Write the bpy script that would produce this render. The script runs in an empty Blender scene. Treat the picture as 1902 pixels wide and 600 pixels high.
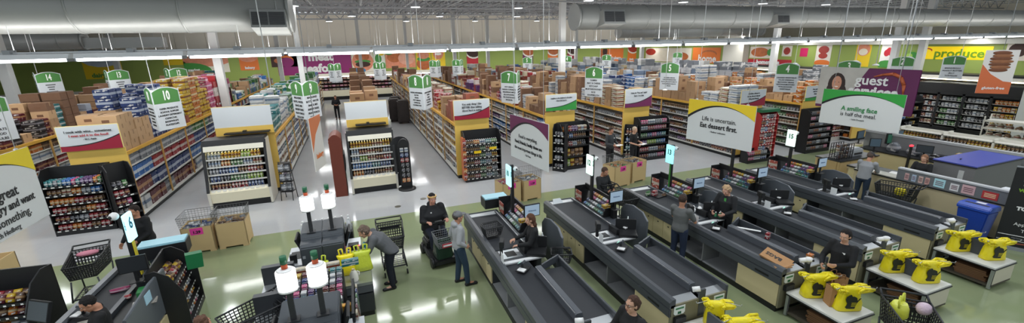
import bpy, bmesh, math, random
from mathutils import Vector, Matrix, Euler

# ------------------------------------------------------------------ camera
scene = bpy.context.scene
COL = scene.collection
EYE = 5.1
yaw, pitch, roll = 0.35250245, 0.27278909, 0.02112704
fw = Vector((math.sin(yaw)*math.cos(pitch), math.cos(yaw)*math.cos(pitch), -math.sin(pitch)))
rt = Vector((math.cos(yaw), -math.sin(yaw), 0))
dn = fw.cross(rt)
r2 = math.cos(roll)*rt + math.sin(roll)*dn
d2 = -math.sin(roll)*rt + math.cos(roll)*dn
cam_data = bpy.data.cameras.new('camera'); cam = bpy.data.objects.new('camera', cam_data); COL.objects.link(cam)
cm = Matrix((r2, -d2, -fw)).transposed().to_4x4(); cm.translation = Vector((0, 0, EYE))
cam.matrix_world = cm
cam_data.sensor_width = 36; cam_data.lens = 777.29/1902*36; cam_data.clip_end = 200; cam_data.clip_start = .05
scene.camera = cam

# ------------------------------------------------------------------ world, exposure
world = bpy.data.worlds.new('world'); scene.world = world; world.use_nodes = True
world.node_tree.nodes['Background'].inputs[0].default_value = (.86, .93, 1, 1)
world.node_tree.nodes['Background'].inputs[1].default_value = .55
vs = scene.view_settings
vs.view_transform = 'Standard'; vs.look = 'None'; vs.gamma = 1; vs.use_curve_mapping = False
vs.exposure = 0.42

# ------------------------------------------------------------------ room lights (fluorescent rows and high bays)
ROWS = [14.75, 19.6, 25.2, 31.2, 38.0, 44.5]        # distance of the strip light rows
ROWZ = 4.98
def area(name, loc, sx, sy, watts, color=(1, .98, .95), shape='RECTANGLE', rot=(0, 0, 0)):
    d = bpy.data.lights.new(name, 'AREA'); d.shape = shape; d.size = sx; d.size_y = sy; d.energy = watts; d.color = color
    o = bpy.data.objects.new(name, d); COL.objects.link(o); o.location = loc; o.rotation_euler = rot
    return o
for y in ROWS:
    area('strip_row_light', (18, y, ROWZ-.13), 64, .14, 720); area('strip_row_uplight', (18, y, ROWZ+.24), 64, .14, 420, rot=(math.pi, 0, 0))
BAYS = [(x+dx, y) for y, dx in ((6.5, 0), (21.5, .6), (26.5, -1.6), (34.5, 1.4), (41, -.4)) for x in (-14, -7.5, -1, 5.5, 12, 18.5, 25, 31)]
for x, y in BAYS:
    if y < 20 : area('high_bay_light', (x, y, 7.28), 1.1, 1.1, 110, (.93, .97, 1), 'DISK')
    elif y < 30: area('high_bay_light', (x, y, 7.28), .6, .6, 30, (.93, .97, 1), 'DISK')

# ------------------------------------------------------------------ materials
MC = {}
def rgb(c):
    if isinstance(c, str):
        c = tuple(int(c[i:i+2], 16)/255 for i in (0, 2, 4))
    return tuple((v/12.92 if v <= .04045 else ((v+.055)/1.055)**2.4) for v in c)
def mat(c, rough=.5, metal=0., emit=0., noise=0., nscale=8., spec=.5, bump=0., bscale=40.):
    key = (str(c), rough, metal, emit, noise, nscale, spec, bump, bscale)
    if key in MC: return MC[key]
    m = bpy.data.materials.new('mat_%d' % len(MC)); m.use_nodes = True
    nt = m.node_tree; b = nt.nodes['Principled BSDF']; r = rgb(c)
    b.inputs['Base Color'].default_value = (*r, 1); b.inputs['Roughness'].default_value = rough
    b.inputs['Metallic'].default_value = metal; b.inputs['Specular IOR Level'].default_value = spec
    if emit:
        b.inputs['Emission Color'].default_value = (*r, 1); b.inputs['Emission Strength'].default_value = emit
    if noise or bump:
        tc = nt.nodes.new('ShaderNodeTexCoord')
    if noise:
        n = nt.nodes.new('ShaderNodeTexNoise'); n.inputs['Scale'].default_value = nscale; n.inputs['Detail'].default_value = 5
        mx = nt.nodes.new('ShaderNodeMix'); mx.data_type = 'RGBA'
        mx.inputs['A'].default_value = (*[v*(1-noise) for v in r], 1); mx.inputs['B'].default_value = (*[min(1, v*(1+noise)) for v in r], 1)
        nt.links.new(tc.outputs['Object'], n.inputs['Vector']); nt.links.new(n.outputs['Fac'], mx.inputs['Factor']); nt.links.new(mx.outputs['Result'], b.inputs['Base Color'])
    if bump:
        n2 = nt.nodes.new('ShaderNodeTexNoise'); n2.inputs['Scale'].default_value = bscale
        bp = nt.nodes.new('ShaderNodeBump'); bp.inputs['Strength'].default_value = bump; bp.inputs['Distance'].default_value = .02
        nt.links.new(tc.outputs['Object'], n2.inputs['Vector']); nt.links.new(n2.outputs['Fac'], bp.inputs['Height']); nt.links.new(bp.outputs['Normal'], b.inputs['Normal'])
    MC[key] = m; return m
def packmat(c1, c2, c3='f0f0ee', scale=3.0, rough=.4):
    """printed packaging: base colour, a printed band and small speckles of lettering"""
    key = ('pack', c1, c2, c3, scale, rough)
    if key in MC: return MC[key]
    m = bpy.data.materials.new('pack_%d' % len(MC)); m.use_nodes = True
    nt = m.node_tree; b = nt.nodes['Principled BSDF']; b.inputs['Roughness'].default_value = rough
    L = nt.links.new
    tc = nt.nodes.new('ShaderNodeTexCoord'); sp = nt.nodes.new('ShaderNodeSeparateXYZ'); L(tc.outputs['Generated'], sp.inputs[0])
    a = nt.nodes.new('ShaderNodeMath'); a.operation = 'SUBTRACT'; L(sp.outputs['Z'], a.inputs[0]); a.inputs[1].default_value = .52
    ab = nt.nodes.new('ShaderNodeMath'); ab.operation = 'ABSOLUTE'; L(a.outputs[0], ab.inputs[0])
    lt = nt.nodes.new('ShaderNodeMath'); lt.operation = 'LESS_THAN'; L(ab.outputs[0], lt.inputs[0]); lt.inputs[1].default_value = .13
    n = nt.nodes.new('ShaderNodeTexNoise'); n.inputs['Scale'].default_value = scale; n.inputs['Detail'].default_value = 2
    L(tc.outputs['Generated'], n.inputs['Vector'])
    g = nt.nodes.new('ShaderNodeMath'); g.operation = 'GREATER_THAN'; L(n.outputs['Fac'], g.inputs[0]); g.inputs[1].default_value = .6
    m1 = nt.nodes.new('ShaderNodeMix'); m1.data_type = 'RGBA'; L(lt.outputs[0], m1.inputs['Factor'])
    m1.inputs['A'].default_value = (*[v*.62 for v in rgb(c1)], 1); m1.inputs['B'].default_value = (*[v*.55 for v in rgb(c2)], 1)
    m2 = nt.nodes.new('ShaderNodeMix'); m2.data_type = 'RGBA'; L(g.outputs[0], m2.inputs['Factor'])
    L(m1.outputs['Result'], m2.inputs['A']); m2.inputs['B'].default_value = (*[v*.6 for v in rgb(c3)], 1)
    L(m2.outputs['Result'], b.inputs['Base Color'])
    MC[key] = m; return m
BLACK = mat('17181a', .5); DARK = mat('2b2d30', .5, noise=.12, nscale=6); GREY = mat('4b4e52', .45, noise=.08); LGREY = mat('8c9094', .5)
BELT = mat('26292e', .65, noise=.15, nscale=3); STEEL = mat('b9bcbf', .3, .8); WHITE = mat('e6e6e4', .4); CREAM = mat('d8d0b4', .5, noise=.04)
WIRE = mat('9a9da0', .35, .8); BWIRE = mat('1d1e20', .5); CARD = mat('9a7a5a', .8, noise=.12, nscale=2); CARD2 = mat('b08f6a', .8, noise=.1, nscale=2)
YELLOWP = mat('d6b255', .5); WOOD = mat('b98f4c', .5, noise=.1); SIGNW = mat('bfc4c8', .45); GREEN = mat('4d8a3c', .4); DKGREEN = mat('12603a', .5)
MAROON = mat('8e1530', .45); PURPLE = mat('6a2350', .45); BYELLOW = mat('eddb1e', .35, bump=.4, bscale=25); TXT = mat('1b1b1d', .6)
PINK = mat('e0409c', .5); LAMP = mat('ffffff', .4, emit=5.0); TUBE = mat('f6fbff', .4, emit=7.0)

# ------------------------------------------------------------------ mesh helpers
class MB:
    def __init__(s): s.v = []; s.f = []; s.m = []; s.sm = []
    def add(s, vs_, fs, m=0, smooth=False):
        o = len(s.v); s.v += [tuple(v) for v in vs_]
        for f in fs: s.f.append([i+o for i in f]); s.m.append(m); s.sm.append(smooth)
        return s
    def box(s, x0, y0, z0, x1, y1, z1, m=0, M=None):
        vs_ = [Vector(p) for p in ((x0,y0,z0),(x1,y0,z0),(x1,y1,z0),(x0,y1,z0),(x0,y0,z1),(x1,y0,z1),(x1,y1,z1),(x0,y1,z1))]
        if M: vs_ = [M @ v for v in vs_]
        return s.add(vs_, [(0,3,2,1),(4,5,6,7),(0,1,5,4),(1,2,6,5),(2,3,7,6),(3,0,4,7)], m)
    def cbox(s, c, d, m=0, M=None):
        return s.box(c[0]-d[0]/2, c[1]-d[1]/2, c[2]-d[2]/2, c[0]+d[0]/2, c[1]+d[1]/2, c[2]+d[2]/2, m, M)
    def prism(s, pts, d, m=0):
        """pts: planar 3-D outline, d: extrusion vector"""
        d = Vector(d); a = [Vector(p) for p in pts]; n = len(a)
        nrm = sum(((a[i]-a[0]).cross(a[(i+1) % n]-a[0]) for i in range(1, n-1)), Vector())
        if nrm.dot(d) > 0: a.reverse()
        b = [p+d for p in a]
        return s.add(a+b, [tuple(range(n)), tuple(range(2*n-1, n-1, -1))]+[(i, i+n, (i+1) % n+n, (i+1) % n) for i in range(n)], m)
    def tube(s, p0, p1, r0, r1=None, n=8, m=0, caps=True, smooth=True):
        r1 = r0 if r1 is None else r1
        p0, p1 = Vector(p0), Vector(p1); d = (p1-p0)
        if d.length < 1e-6: return s
        d.normalize(); u = d.orthogonal().normalized(); w = d.cross(u)
        vs_ = []
        for p, r in ((p0, r0), (p1, r1)):
            for i in range(n):
                a = 2*math.pi*i/n; vs_.append(p+(u*math.cos(a)+w*math.sin(a))*r)
        s.add(vs_, [(i, (i+1) % n, (i+1) % n+n, i+n) for i in range(n)], m, smooth)
        if caps: s.add(vs_, [tuple(range(n-1, -1, -1)), tuple(range(n, 2*n))], m)
        return s
    def path(s, pts, r, n=6, m=0):
        for a, b in zip(pts, pts[1:]): s.tube(a, b, r, r, n, m)
        return s
    def lathe(s, prof, c=(0, 0, 0), n=12, m=0, axis='z', smooth=True):
        vs_ = []
        for r, z in prof:
            for i in range(n):
                a = 2*math.pi*i/n; p = (r*math.cos(a), r*math.sin(a), z)
                if axis == 'y': p = (p[0], -p[2], p[1])
                if axis == 'x': p = (p[2], p[0], p[1])
                vs_.append((p[0]+c[0], p[1]+c[1], p[2]+c[2]))
        k = len(prof); fs = []
        for j in range(k-1):
            for i in range(n): fs.append((j*n+i, j*n+(i+1) % n, (j+1)*n+(i+1) % n, (j+1)*n+i))
        fs2 = [tuple(range(n-1, -1, -1)), tuple(range((k-1)*n, k*n))]
        s.add(vs_, fs, m, smooth); s.add(vs_, fs2, m); return s
    def ball(s, c, r, m=0, n=12, k=8, M=None):
        rx, ry, rz = (r, r, r) if not hasattr(r, '__len__') else r
        vs_ = []
        for j in range(k+1):
            t = math.pi*j/k
            for i in range(n):
                a = 2*math.pi*i/n; p = Vector((rx*math.sin(t)*math.cos(a), ry*math.sin(t)*math.sin(a), -rz*math.cos(t)))
                if M: p = M @ p
                vs_.append(p+Vector(c))
        fs = [(j*n+i, j*n+(i+1) % n, (j+1)*n+(i+1) % n, (j+1)*n+i) for j in range(k) for i in range(n)]
        return s.add(vs_, fs, m, True)
    def mesh(s, name, mats, bevel=0.):
        me = bpy.data.meshes.new(name); me.from_pydata(s.v, [], s.f)
        mats = mats if isinstance(mats, (list, tuple)) else [mats]
        for q in mats: me.materials.append(q)
        me.polygons.foreach_set('material_index', [min(i, len(mats)-1) for i in s.m]); me.polygons.foreach_set('use_smooth', s.sm)
        bm = bmesh.new(); bm.from_mesh(me); bmesh.ops.remove_doubles(bm, verts=bm.verts, dist=1e-5)
        bmesh.ops.dissolve_degenerate(bm, edges=bm.edges, dist=1e-6)
        if bevel:
            es = [e for e in bm.edges if len(e.link_faces) == 2 and e.calc_face_angle(0) > .6]
            bmesh.ops.bevel(bm, geom=es, offset=bevel, segments=2, affect='EDGES', clamp_overlap=True)
        bm.to_mesh(me); bm.free(); me.update()
        return me
    def build(s, name, mats, parent=None, loc=(0, 0, 0), rot=(0, 0, 0), bevel=0.):
        return obj(name, s.mesh(name, mats, bevel), parent, loc, rot)
def obj(name, me, parent=None, loc=(0, 0, 0), rot=(0, 0, 0), m=None):
    o = bpy.data.objects.new(name, me); COL.objects.link(o); o.location = loc; o.rotation_euler = rot
    if parent is not None: o.parent = parent
    if m is not None:
        o.material_slots[0].link = 'OBJECT'; o.material_slots[0].material = m
    return o
def tag(o, label, cat, group=None, kind=None):
    o['label'] = label; o['category'] = cat
    if group: o['group'] = group
    if kind: o['kind'] = kind
    return o
def thing(name, label, cat, loc=(0, 0, 0), rz=0, group=None):
    o = bpy.data.objects.new(name, None); COL.objects.link(o); o.location = loc; o.rotation_euler = (0, 0, rz); o.empty_display_size = .1
    return tag(o, label, cat, group)
def struct(o):
    o['kind'] = 'structure'; return o
def kids(o): return [c for c in bpy.data.objects if c.parent is o]
def dup(root, loc, rz, label, group=None, sub=None):
    r = root.copy(); COL.objects.link(r); r.location = loc; r.rotation_euler = (0, 0, rz); r['label'] = label
    if group: r['group'] = group
    for ch in (sub if sub is not None else root.children):
        c = ch.copy(); COL.objects.link(c); c.parent = r
        for g in ch.children:
            d = g.copy(); COL.objects.link(d); d.parent = c
    return r
TC = {}
def text_mesh(s, size, off=0., align='CENTER', sx=1., ext=.002, shear=0., sp=1.):
    """lettering turned into a mesh in the XZ plane, facing -Y"""
    key = (s, size, off, align, sx, ext, shear, sp)
    if key in TC: return TC[key]
    cu = bpy.data.curves.new('lettering', 'FONT'); cu.body = s; cu.size = size; cu.offset = off; cu.align_x = align; cu.align_y = 'CENTER'
    cu.extrude = ext; cu.shear = shear; cu.space_line = sp; cu.resolution_u = 2
    o = bpy.data.objects.new('lettering', cu); COL.objects.link(o)
    dg = bpy.context.evaluated_depsgraph_get(); me = bpy.data.meshes.new_from_object(o.evaluated_get(dg))
    bpy.data.objects.remove(o); bpy.data.curves.remove(cu)
    me.transform(Matrix.Diagonal((sx, 1, 1, 1))); me.transform(Matrix.Rotation(math.pi/2, 4, 'X'))
    TC[key] = me; return me
def text(s, size, m, parent, loc, rot=(0, 0, 0), name='lettering', **k):
    me = text_mesh(s, size, **k).copy(); me.materials.clear(); me.materials.append(m)
    return obj(name, me, parent, loc, rot)
R = math.radians
# ------------------------------------------------------------------ the setting
def tiled(c, rough, tile, edge, var=.05):
    m = bpy.data.materials.new('floor_tiles'); m.use_nodes = True; nt = m.node_tree; b = nt.nodes['Principled BSDF']; L = nt.links.new
    tc = nt.nodes.new('ShaderNodeTexCoord'); n = nt.nodes.new('ShaderNodeTexNoise'); n.inputs['Scale'].default_value = .7; n.inputs['Detail'].default_value = 6
    L(tc.outputs['Object'], n.inputs['Vector'])
    br = nt.nodes.new('ShaderNodeTexBrick'); br.offset = 0; br.inputs['Scale'].default_value = 1; br.inputs['Brick Width'].default_value = tile; br.inputs['Row Height'].default_value = tile
    br.inputs['Mortar Size'].default_value = .004; r = rgb(c)
    br.inputs['Color1'].default_value = (*r, 1); br.inputs['Color2'].default_value = (*[v*.96 for v in r], 1); br.inputs['Mortar'].default_value = (*[v*edge for v in r], 1)
    L(tc.outputs['Object'], br.inputs['Vector'])
    mx = nt.nodes.new('ShaderNodeMix'); mx.data_type = 'RGBA'; mx.blend_type = 'MULTIPLY'; mx.inputs['Factor'].default_value = 1
    cr = nt.nodes.new('ShaderNodeMapRange'); L(n.outputs['Fac'], cr.inputs[0]); cr.inputs[3].default_value = 1-var*2; cr.inputs[4].default_value = 1+var
    L(br.outputs['Color'], mx.inputs['A']); L(cr.outputs[0], mx.inputs['B']); L(mx.outputs['Result'], b.inputs['Base Color'])
    b.inputs['Roughness'].default_value = rough
    n2 = nt.nodes.new('ShaderNodeTexNoise'); n2.inputs['Scale'].default_value = 1.6; n2.inputs['Detail'].default_value = 2
    L(tc.outputs['Object'], n2.inputs['Vector'])
    bp = nt.nodes.new('ShaderNodeBump'); bp.inputs['Strength'].default_value = .05; bp.inputs['Distance'].default_value = .03
    L(n2.outputs['Fac'], bp.inputs['Height']); L(bp.outputs['Normal'], b.inputs['Normal'])
    return m
XL, XR, YB, ZC, XF = -32, 36, 48, 8.5, 62
struct(MB().box(XL, 12.8, -.1, XF, YB, 0).build('floor', tiled('b3b5b7', .09, .61, .93)))
struct(MB().box(XL, -3, -.1, XF, 12.8, 0).build('floor_green', tiled('8f9a75', .1, .61, .96, .07)))
WALLC = mat('ddd6c8', .7, noise=.03, nscale=1); GWALL = mat('93a552', .6, noise=.04, nscale=.6); WBAND = mat('d6d3c8', .6)
b = MB(); b.box(XL, YB, 0, XF, YB+.3, 1.9, 1); b.box(XL, YB-.03, 1.9, XF, YB+.3, 4.95, 2); b.box(XL, YB, 4.95, XF, YB+.3, ZC, 0)
for i in range(38): b.box(XL+i*2.44, YB-.012, 4.95, XL+i*2.44+.03, YB, ZC, 3)
struct(b.build('wall_back', [WALLC, WBAND, GWALL, mat('a29b8d', .8)]))
b = MB(); b.box(XR, -3, 0, XR+.3, YB, 2.6, 1); b.box(XR-.03, -3, 2.6, XR+.3, YB, 4.55, 2); b.box(XR-.25, -3, 4.55, XR+.3, YB, 4.84, 1)
struct(b.build('wall_right', [WALLC, WBAND, GWALL])); struct(MB().box(XF, -3, 0, XF+.3, YB, ZC).build('wall_far_right', WALLC))
b = MB(); b.box(XL-.3, -3, 0, XL, YB, 1.9, 1); b.box(XL-.3, -3, 1.9, XL+.03, YB, 4.95, 2); b.box(XL-.3, -3, 4.95, XL, YB, ZC, 0)
struct(b.build('wall_left', [WALLC, WBAND, GWALL]))
# corrugated roof deck
b = MB(); n = 360; dx = (XF-XL)/n
for i in range(n):
    x = XL+i*dx; b.box(x, 9.5, ZC+(0 if i % 2 else .08), x+dx, YB, ZC+.12)
struct(b.build('ceiling', mat('83858a', .6, .2)))
TR = mat('a3a5a8', .5, .1)
# girders across and bar joists along the hall
for i, y in enumerate((17.5, 24.5, 30, 36, 42)):
    b = MB(); zt, zb = ZC-.1, 7.62 if i else 7.75
    b.box(XL, y-.07, zt-.12, XF, y+.07, zt); b.box(XL, y-.07, zb-.1, XF, y+.07, zb)
    x = XL
    while x < XF:
        b.tube((x, y, zb-.05), (x+.75, y, zt-.06), .035, n=5); b.tube((x+.75, y, zt-.06), (x+1.5, y, zb-.05), .035, n=5); x += 1.5
    struct(b.build('ceiling_girder', TR))
for i in range(29):
    x = -26+i*3.0; b = MB(); zt, zb = ZC-.02, ZC-.62
    b.box(x-.04, 14, zt-.07, x+.04, YB, zt); b.box(x-.04, 14, zb-.05, x+.04, YB, zb)
    y = 14
    while y < YB-1:
        b.tube((x, y, zb), (x, y+.6, zt), .018, n=4); b.tube((x, y+.6, zt), (x, y+1.2, zb), .018, n=4); y += 1.2
    struct(b.build('ceiling_joist', TR))
# steel columns
CM = mat('c3c4c2', .5)
def column(x, y, w):
    b = MB(); b.box(x-w/2, y-w/2, 0, x+w/2, y+w/2, ZC); b.box(x-w/2-.06, y-w/2-.06, 0, x+w/2+.06, y+w/2+.06, .04)
    struct(b.build('trim_column', CM))
for c in ((-14.9, 26.5, .36), (-6.55, 26.5, .36), (-2.66, 26.5, .26), (13.3, 26, .36), (-17.9, 44, .34), (-6.1, 44, .34), (.85, 44, .3), (5.25, 44, .25), (10.1, 44, .34),
          (13.7, 44, .34), (24.3, 44, .3), (33.4, 44, .4), (33.0, 26, .4), (33.9, 18, .34), (34.6, 16.9, .34), (29.0, 9.8, .32)): column(*c)
struct(MB().box(35.2, 31, 0, 36, 33.4, ZC).build('trim_pilaster', WBAND))

# ------------------------------------------------------------------ strip lights
def strip_proto():
    t = thing('strip_light', 'x', 'ceiling light')
    b = MB(); b.prism([(-1.2, -.09, .0), (-1.2, .09, .0), (-1.2, .05, .07), (-1.2, -.05, .07)], (2.4, 0, 0)); b.build('housing', mat('dfe2e4', .4), t)
    b = MB(); b.tube((-1.17, -.045, -.025), (1.17, -.045, -.025), .019, n=8); b.build('tube', TUBE, t)
    b = MB(); b.tube((-1.17, .045, -.025), (1.17, .045, -.025), .019, n=8); b.build('tube', TUBE, t)
    b = MB(); b.cbox((0, 0, .1), (.14, .12, .06)); b.build('bracket', LGREY, t)
    for xe in (-1.17, 1.17): MB().cbox((xe, 0, -.02), (.03, .16, .05)).build('tube_holder', LGREY, t)
    return t
SP = strip_proto(); first = True
places = ['nearest row above the aisle fronts', 'second row over the aisles', 'third row over the aisles', 'fourth row over the aisles', 'fifth row over the aisles', 'row nearest the back wall']
subs = list(SP.children)
for i, y in enumerate(ROWS):
    for k in range(26 if i < 3 else 20):
        x = -13.1+k*2.5+(.35 if i % 2 else 0); off = 0.
        lab = 'white fluorescent strip light with two tubes in the ' + places[i]; g = 'strip lights in the ' + places[i]
        if first: SP.location = (x, y, ROWZ); SP['label'] = lab; SP['group'] = g; first = False; SP.scale = (1, 2.2, 1.8)
        else: dup(SP, (x, y, ROWZ), 0, lab, g, subs).scale = (1, 2.2, 1.8) if i == 0 else (1, 1.3, 1.3)
b = MB(); 
for i, y in enumerate(ROWS):
    b = MB(); b.box(-14.4, y-.03, ROWZ+.14, 51 if i < 3 else 36, y+.03, ROWZ+.18)
    for k in range(10): b.tube((-13+k*5, y, ROWZ+.18), (-13+k*5, y, ZC-.6), .008, n=4)
    struct(b.build('ceiling_light_rail', mat('b8bbbd', .5, .3)))
# high bay lamps
HB = thing('high_bay_lamp', 'x', 'ceiling lamp')
MB().lathe([(.06, .4), (.08, .28), (.27, .06), (.29, 0)], n=16).build('reflector', mat('cfd3d6', .3, .6), HB)
MB().lathe([(.27, 0), (.27, .015)], n=16).build('lens', mat('ffffff', .4, emit=6.0), HB)
MB().tube((0, 0, .4), (0, 0, 1.0), .012).build('hanging_rod', LGREY, HB)
for i, (x, y) in enumerate([p for p in BAYS if p[1] > 20]):
    lab = 'round high bay lamp hanging below the roof deck'; g = 'high bay lamps below the roof deck'
    if i == 0: HB.location = (x, y, 7.32); HB['label'] = lab; HB['group'] = g; hs = list(HB.children)
    else: dup(HB, (x, y, 7.32), 0, lab, g, hs)
# ------------------------------------------------------------------ air ducts
DM = mat('8f918f', .42, .2, noise=.06, nscale=1.2); GR = mat('3a3c3e', .5)
def vent(t, x, y, z, s=1.0, rx=-.5):
    M = Matrix.Translation((x, y, z)) @ Matrix.Rotation(rx, 4, 'X')
    b = MB(); b.box(-.5*s, -.55, -.28*s, .5*s, .3, .28*s, 0, M); v = b.build('supply_vent', DM, t)
    g = MB()
    for a in (-.46, .02):
        g.box(a*s, -.565, -.2*s, (a+.44)*s, -.552, .2*s, 0, M)
    for k in range(9): g.box(-.46*s, -.58, (-.19+k*.045)*s, .46*s, -.566, (-.185+k*.045)*s, 1, M)
    g.build('grille', [GR, mat('6a6c6e', .5)], v)
def duct(label, x0, x1, y, z, r, ends, vents, rings=2.4, nm='air_duct'):
    t = thing(nm, label, 'air duct', (0, 0, 0))
    b = MB(); b.tube((x0, y, z), (x1, y, z), r, n=40)
    k = x0+.9
    while k < x1-.2: b.tube((k, y, z), (k+.05, y, z), r+.014, n=40); k += rings
    b.build('duct_pipe', DM, t)
    for xe in ends:
        MB().tube((xe-.04, y, z), (xe+.04, y, z), r+.03, n=40).build('end_cap', DM, t)
    for v in vents: vent(t, *v)
    h = MB()
    k = x0+1
    while k < x1: h.tube((k, y, z+r), (k, y, ZC), .012, n=4); k += 2.6
    h.build('hanger', LGREY, t)
duct('big grey round air duct at the upper left ending above the drink coolers', -22, -1.6, 15.2, 6.28, .66, (-1.6,), [(-2.1, 14.9, 5.83, .92, -.25)])
duct('grey round air duct along the upper right with a vent box near its left end', 8.75, XF, 16, 6.12, .5, (8.75,), [(10.1, 15.7, 5.98, 1.0, -.2), (19.6, 15.75, 5.9, .8, -.2)])
duct('distant grey air duct at the far left near the back wall', XL, -13.3, 30, 5.75, .42, (-13.3,), [])
duct('distant grey air duct at the right behind the longer near duct', 20.4, XR, 30, 5.9, .48, (20.4,), [])
b = MB(); b.box(-13.3, 29.7, 5.35, -9.8, 30.4, 5.9); tag(b.build('duct_transition', DM), 'brownish square duct section beyond the end of the far left duct', 'air duct')
b = MB(); b.box(-9.4, 16.0, 5.72, -4.2, 16.5, 5.86); b.box(-7.9, 15.9, 5.86, -7.6, 16.6, 6.2); tag(b.build('flat_conduit_tray', DM), 'flat grey tray under the right half of the big left duct', 'tray')
# hanging sign rods
for x, y, z0 in ((-2.35, 13.2, 3.6), (16.2, 9.0, 3.45), (21.8, 12.6, 4.25), (22.6, 12.0, 3.0)):
    pass

# ------------------------------------------------------------------ wall posters
def poster(name, label, wall, a0, a1, z0, z1, base, blobs=(), words=None, wm=None, ws=.6, wx=.5, wz=.5, off=.02, cat='poster'):
    """wall 'b': a = x on the back wall; 'r': a = distance from the camera side on the right wall (a0 > a1 reads left to right)"""
    w = abs(a1-a0); h = z1-z0
    t = thing(name, label, cat, ((a0+a1)/2, YB-.05, z0) if wall == 'b' else (XR-.05, (a0+a1)/2, z0), 0 if wall == 'b' else -math.pi/2)
    MB().box(-w/2, 0, 0, w/2, .03, h).build('board', base, t)
    d = .004
    for (bx, bz, rx, rz, c) in blobs:
        d += .003; n = 18; x0 = -w/2
        pts = []
        for i in range(n):
            q = 2*math.pi*i/n; px_ = min(max(bx+rx*math.cos(q), 0), 1); pz_ = min(max(bz+rz*math.sin(q), 0), 1)
            pts.append((x0+px_*w, -d, pz_*h))
        MB().prism(pts, (0, .003, 0)).build('printed_shape', c, t)
    if words: text(words, ws, wm or WHITE, t, (-w/2+wx*w, -d-.01, wz*h), off=off, name='lettering')
    return t
FOOD1 = mat('b5622f', .5, noise=.5, nscale=3); FOOD2 = mat('d98a6a', .5, noise=.35, nscale=3); FOOD3 = mat('a8352a', .5, noise=.4, nscale=3); FOOD4 = mat('e2d9c6', .5, noise=.15, nscale=2)
ORNG = mat('e2762b', .5); PY = mat('e9c61d', .5); PG = mat('3f8f3a', .5); PR = mat('b8202f', .5); PP = mat('8a1a66', .5); BRN = mat('3c2219', .6, noise=.3)
P = poster
P('wall_poster', 'yellow and white dairy banner on the green wall at far left', 'b', -21.9, -19.2, 2.9, 5.4, PY, [(.5, .95, .7, .55, mat('b9c3cf', .5, noise=.3, nscale=2))], 'dairy', GREEN, .5, .35, .12)
P('wall_poster', 'small plain yellow square banner on the green wall at left', 'b', -16.1, -14.0, 3.9, 5.0, PY)
P('wall_poster', 'poster of baked food with a green corner on the back wall', 'b', -14.6, -11.0, 3.1, 5.0, mat('e9e2cf', .5), [(.55, .75, .6, .45, FOOD2), (.1, .1, .5, .4, PG)], 'market', WHITE, .32, .2, .15)
P('wall_poster', 'tall orange poster of rolls on the back wall left of the thick column', 'b', -10.1, -8.5, 3.2, 5.1, ORNG, [(.5, .9, .7, .5, FOOD2)], 'bakery', WHITE, .3, .5, .12)
P('wall_poster', 'dark brown food poster on the back wall behind the thick column', 'b', -7.4, -4.9, 3.4, 4.9, BRN, [(.4, .4, .3, .2, FOOD1)])
P('department_sign', 'purple meat and seafood wall sign beside the burger picture', 'b', -6.9, .6-.6, 2.55, 4.85, PP, [(.12, .62, .1, .24, ORNG), (.13, .56, .09, .2, PP)], 'meat\nseafood', WHITE, 1.15, .58, .5, .05, 'sign')
P('wall_poster', 'burger picture poster right of the purple sign', 'b', .05, 3.0-.8, 2.5, 4.85, mat('e9e0d0', .5), [(.5, .5, .5, .42, FOOD2), (.5, .72, .33, .2, FOOD1), (.5, .5, .38, .08, PG), (.5, .38, .35, .12, BRN), (.3, .12, .3, .12, mat('3a86b8', .5))])
P('wall_poster', 'small white, green and yellow poster right of the burger picture', 'b', 2.25, 3.6-.2, 3.3, 4.85, mat('e4e4d8', .5), [(.4, .4, .3, .3, PG), (.7, .8, .3, .2, PY)])
P('wall_poster', 'wide shrimp picture poster above the meat case', 'b', 3.45, 6.6, 2.9, 4.85, FOOD2, [(.3, .6, .25, .3, FOOD1), (.7, .5, .28, .35, mat('e0a48c', .5, noise=.3, nscale=2)), (.12, .85, .15, .15, PG)])
P('wall_poster', 'burger with lettuce poster beside the yellow banner', 'b', 6.7, 8.3, 2.6, 4.7, PY, [(.5, .3, .5, .3, FOOD1), (.5, .55, .45, .12, PG), (.5, .75, .4, .2, FOOD2)])
P('wall_poster', 'yellow smiling face banner on the green back wall', 'b', 8.4, 9.9, 2.4, 4.9, PY, [(.5, .8, .4, .3, FOOD2), (.5, .74, .25, .06, mat('f4efe6', .5))], 'fresh', WHITE, .4, .5, .15)
def hang(label, x, base, food): P('wall_poster', label, 'b', x, x+1.35, 2.35, 4.7, base, [(.62, .95, .8, .42, mat('ece7dc', .5)), (.62, 1.0, .72, .4, food)], 'fresh\nfood', WHITE, .3, .45, .17)
hang('first maroon banner with a round food picture on the green back wall', 12.4, PR, BRN)
hang('purple banner with a food picture on the green back wall', 20.2-.9, PURPLE, FOOD1)
hang('orange banner with vegetables on the green back wall', 22.6, ORNG, FOOD1)
hang('second maroon banner with meat picture on the green back wall', 25.3, MAROON, BRN)
hang('narrow orange banner behind the tall near column', 34.2, ORNG, FOOD3)
P('wall_poster', 'orange bakery board with a picture of bread on the back wall', 'b', 30.0, 33.5, 2.6, 4.3, ORNG, [(.18, .5, .2, .6, FOOD1), (.2, .8, .1, .3, BRN)], 'bakery', WHITE, .5, .7, .3)
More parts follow.
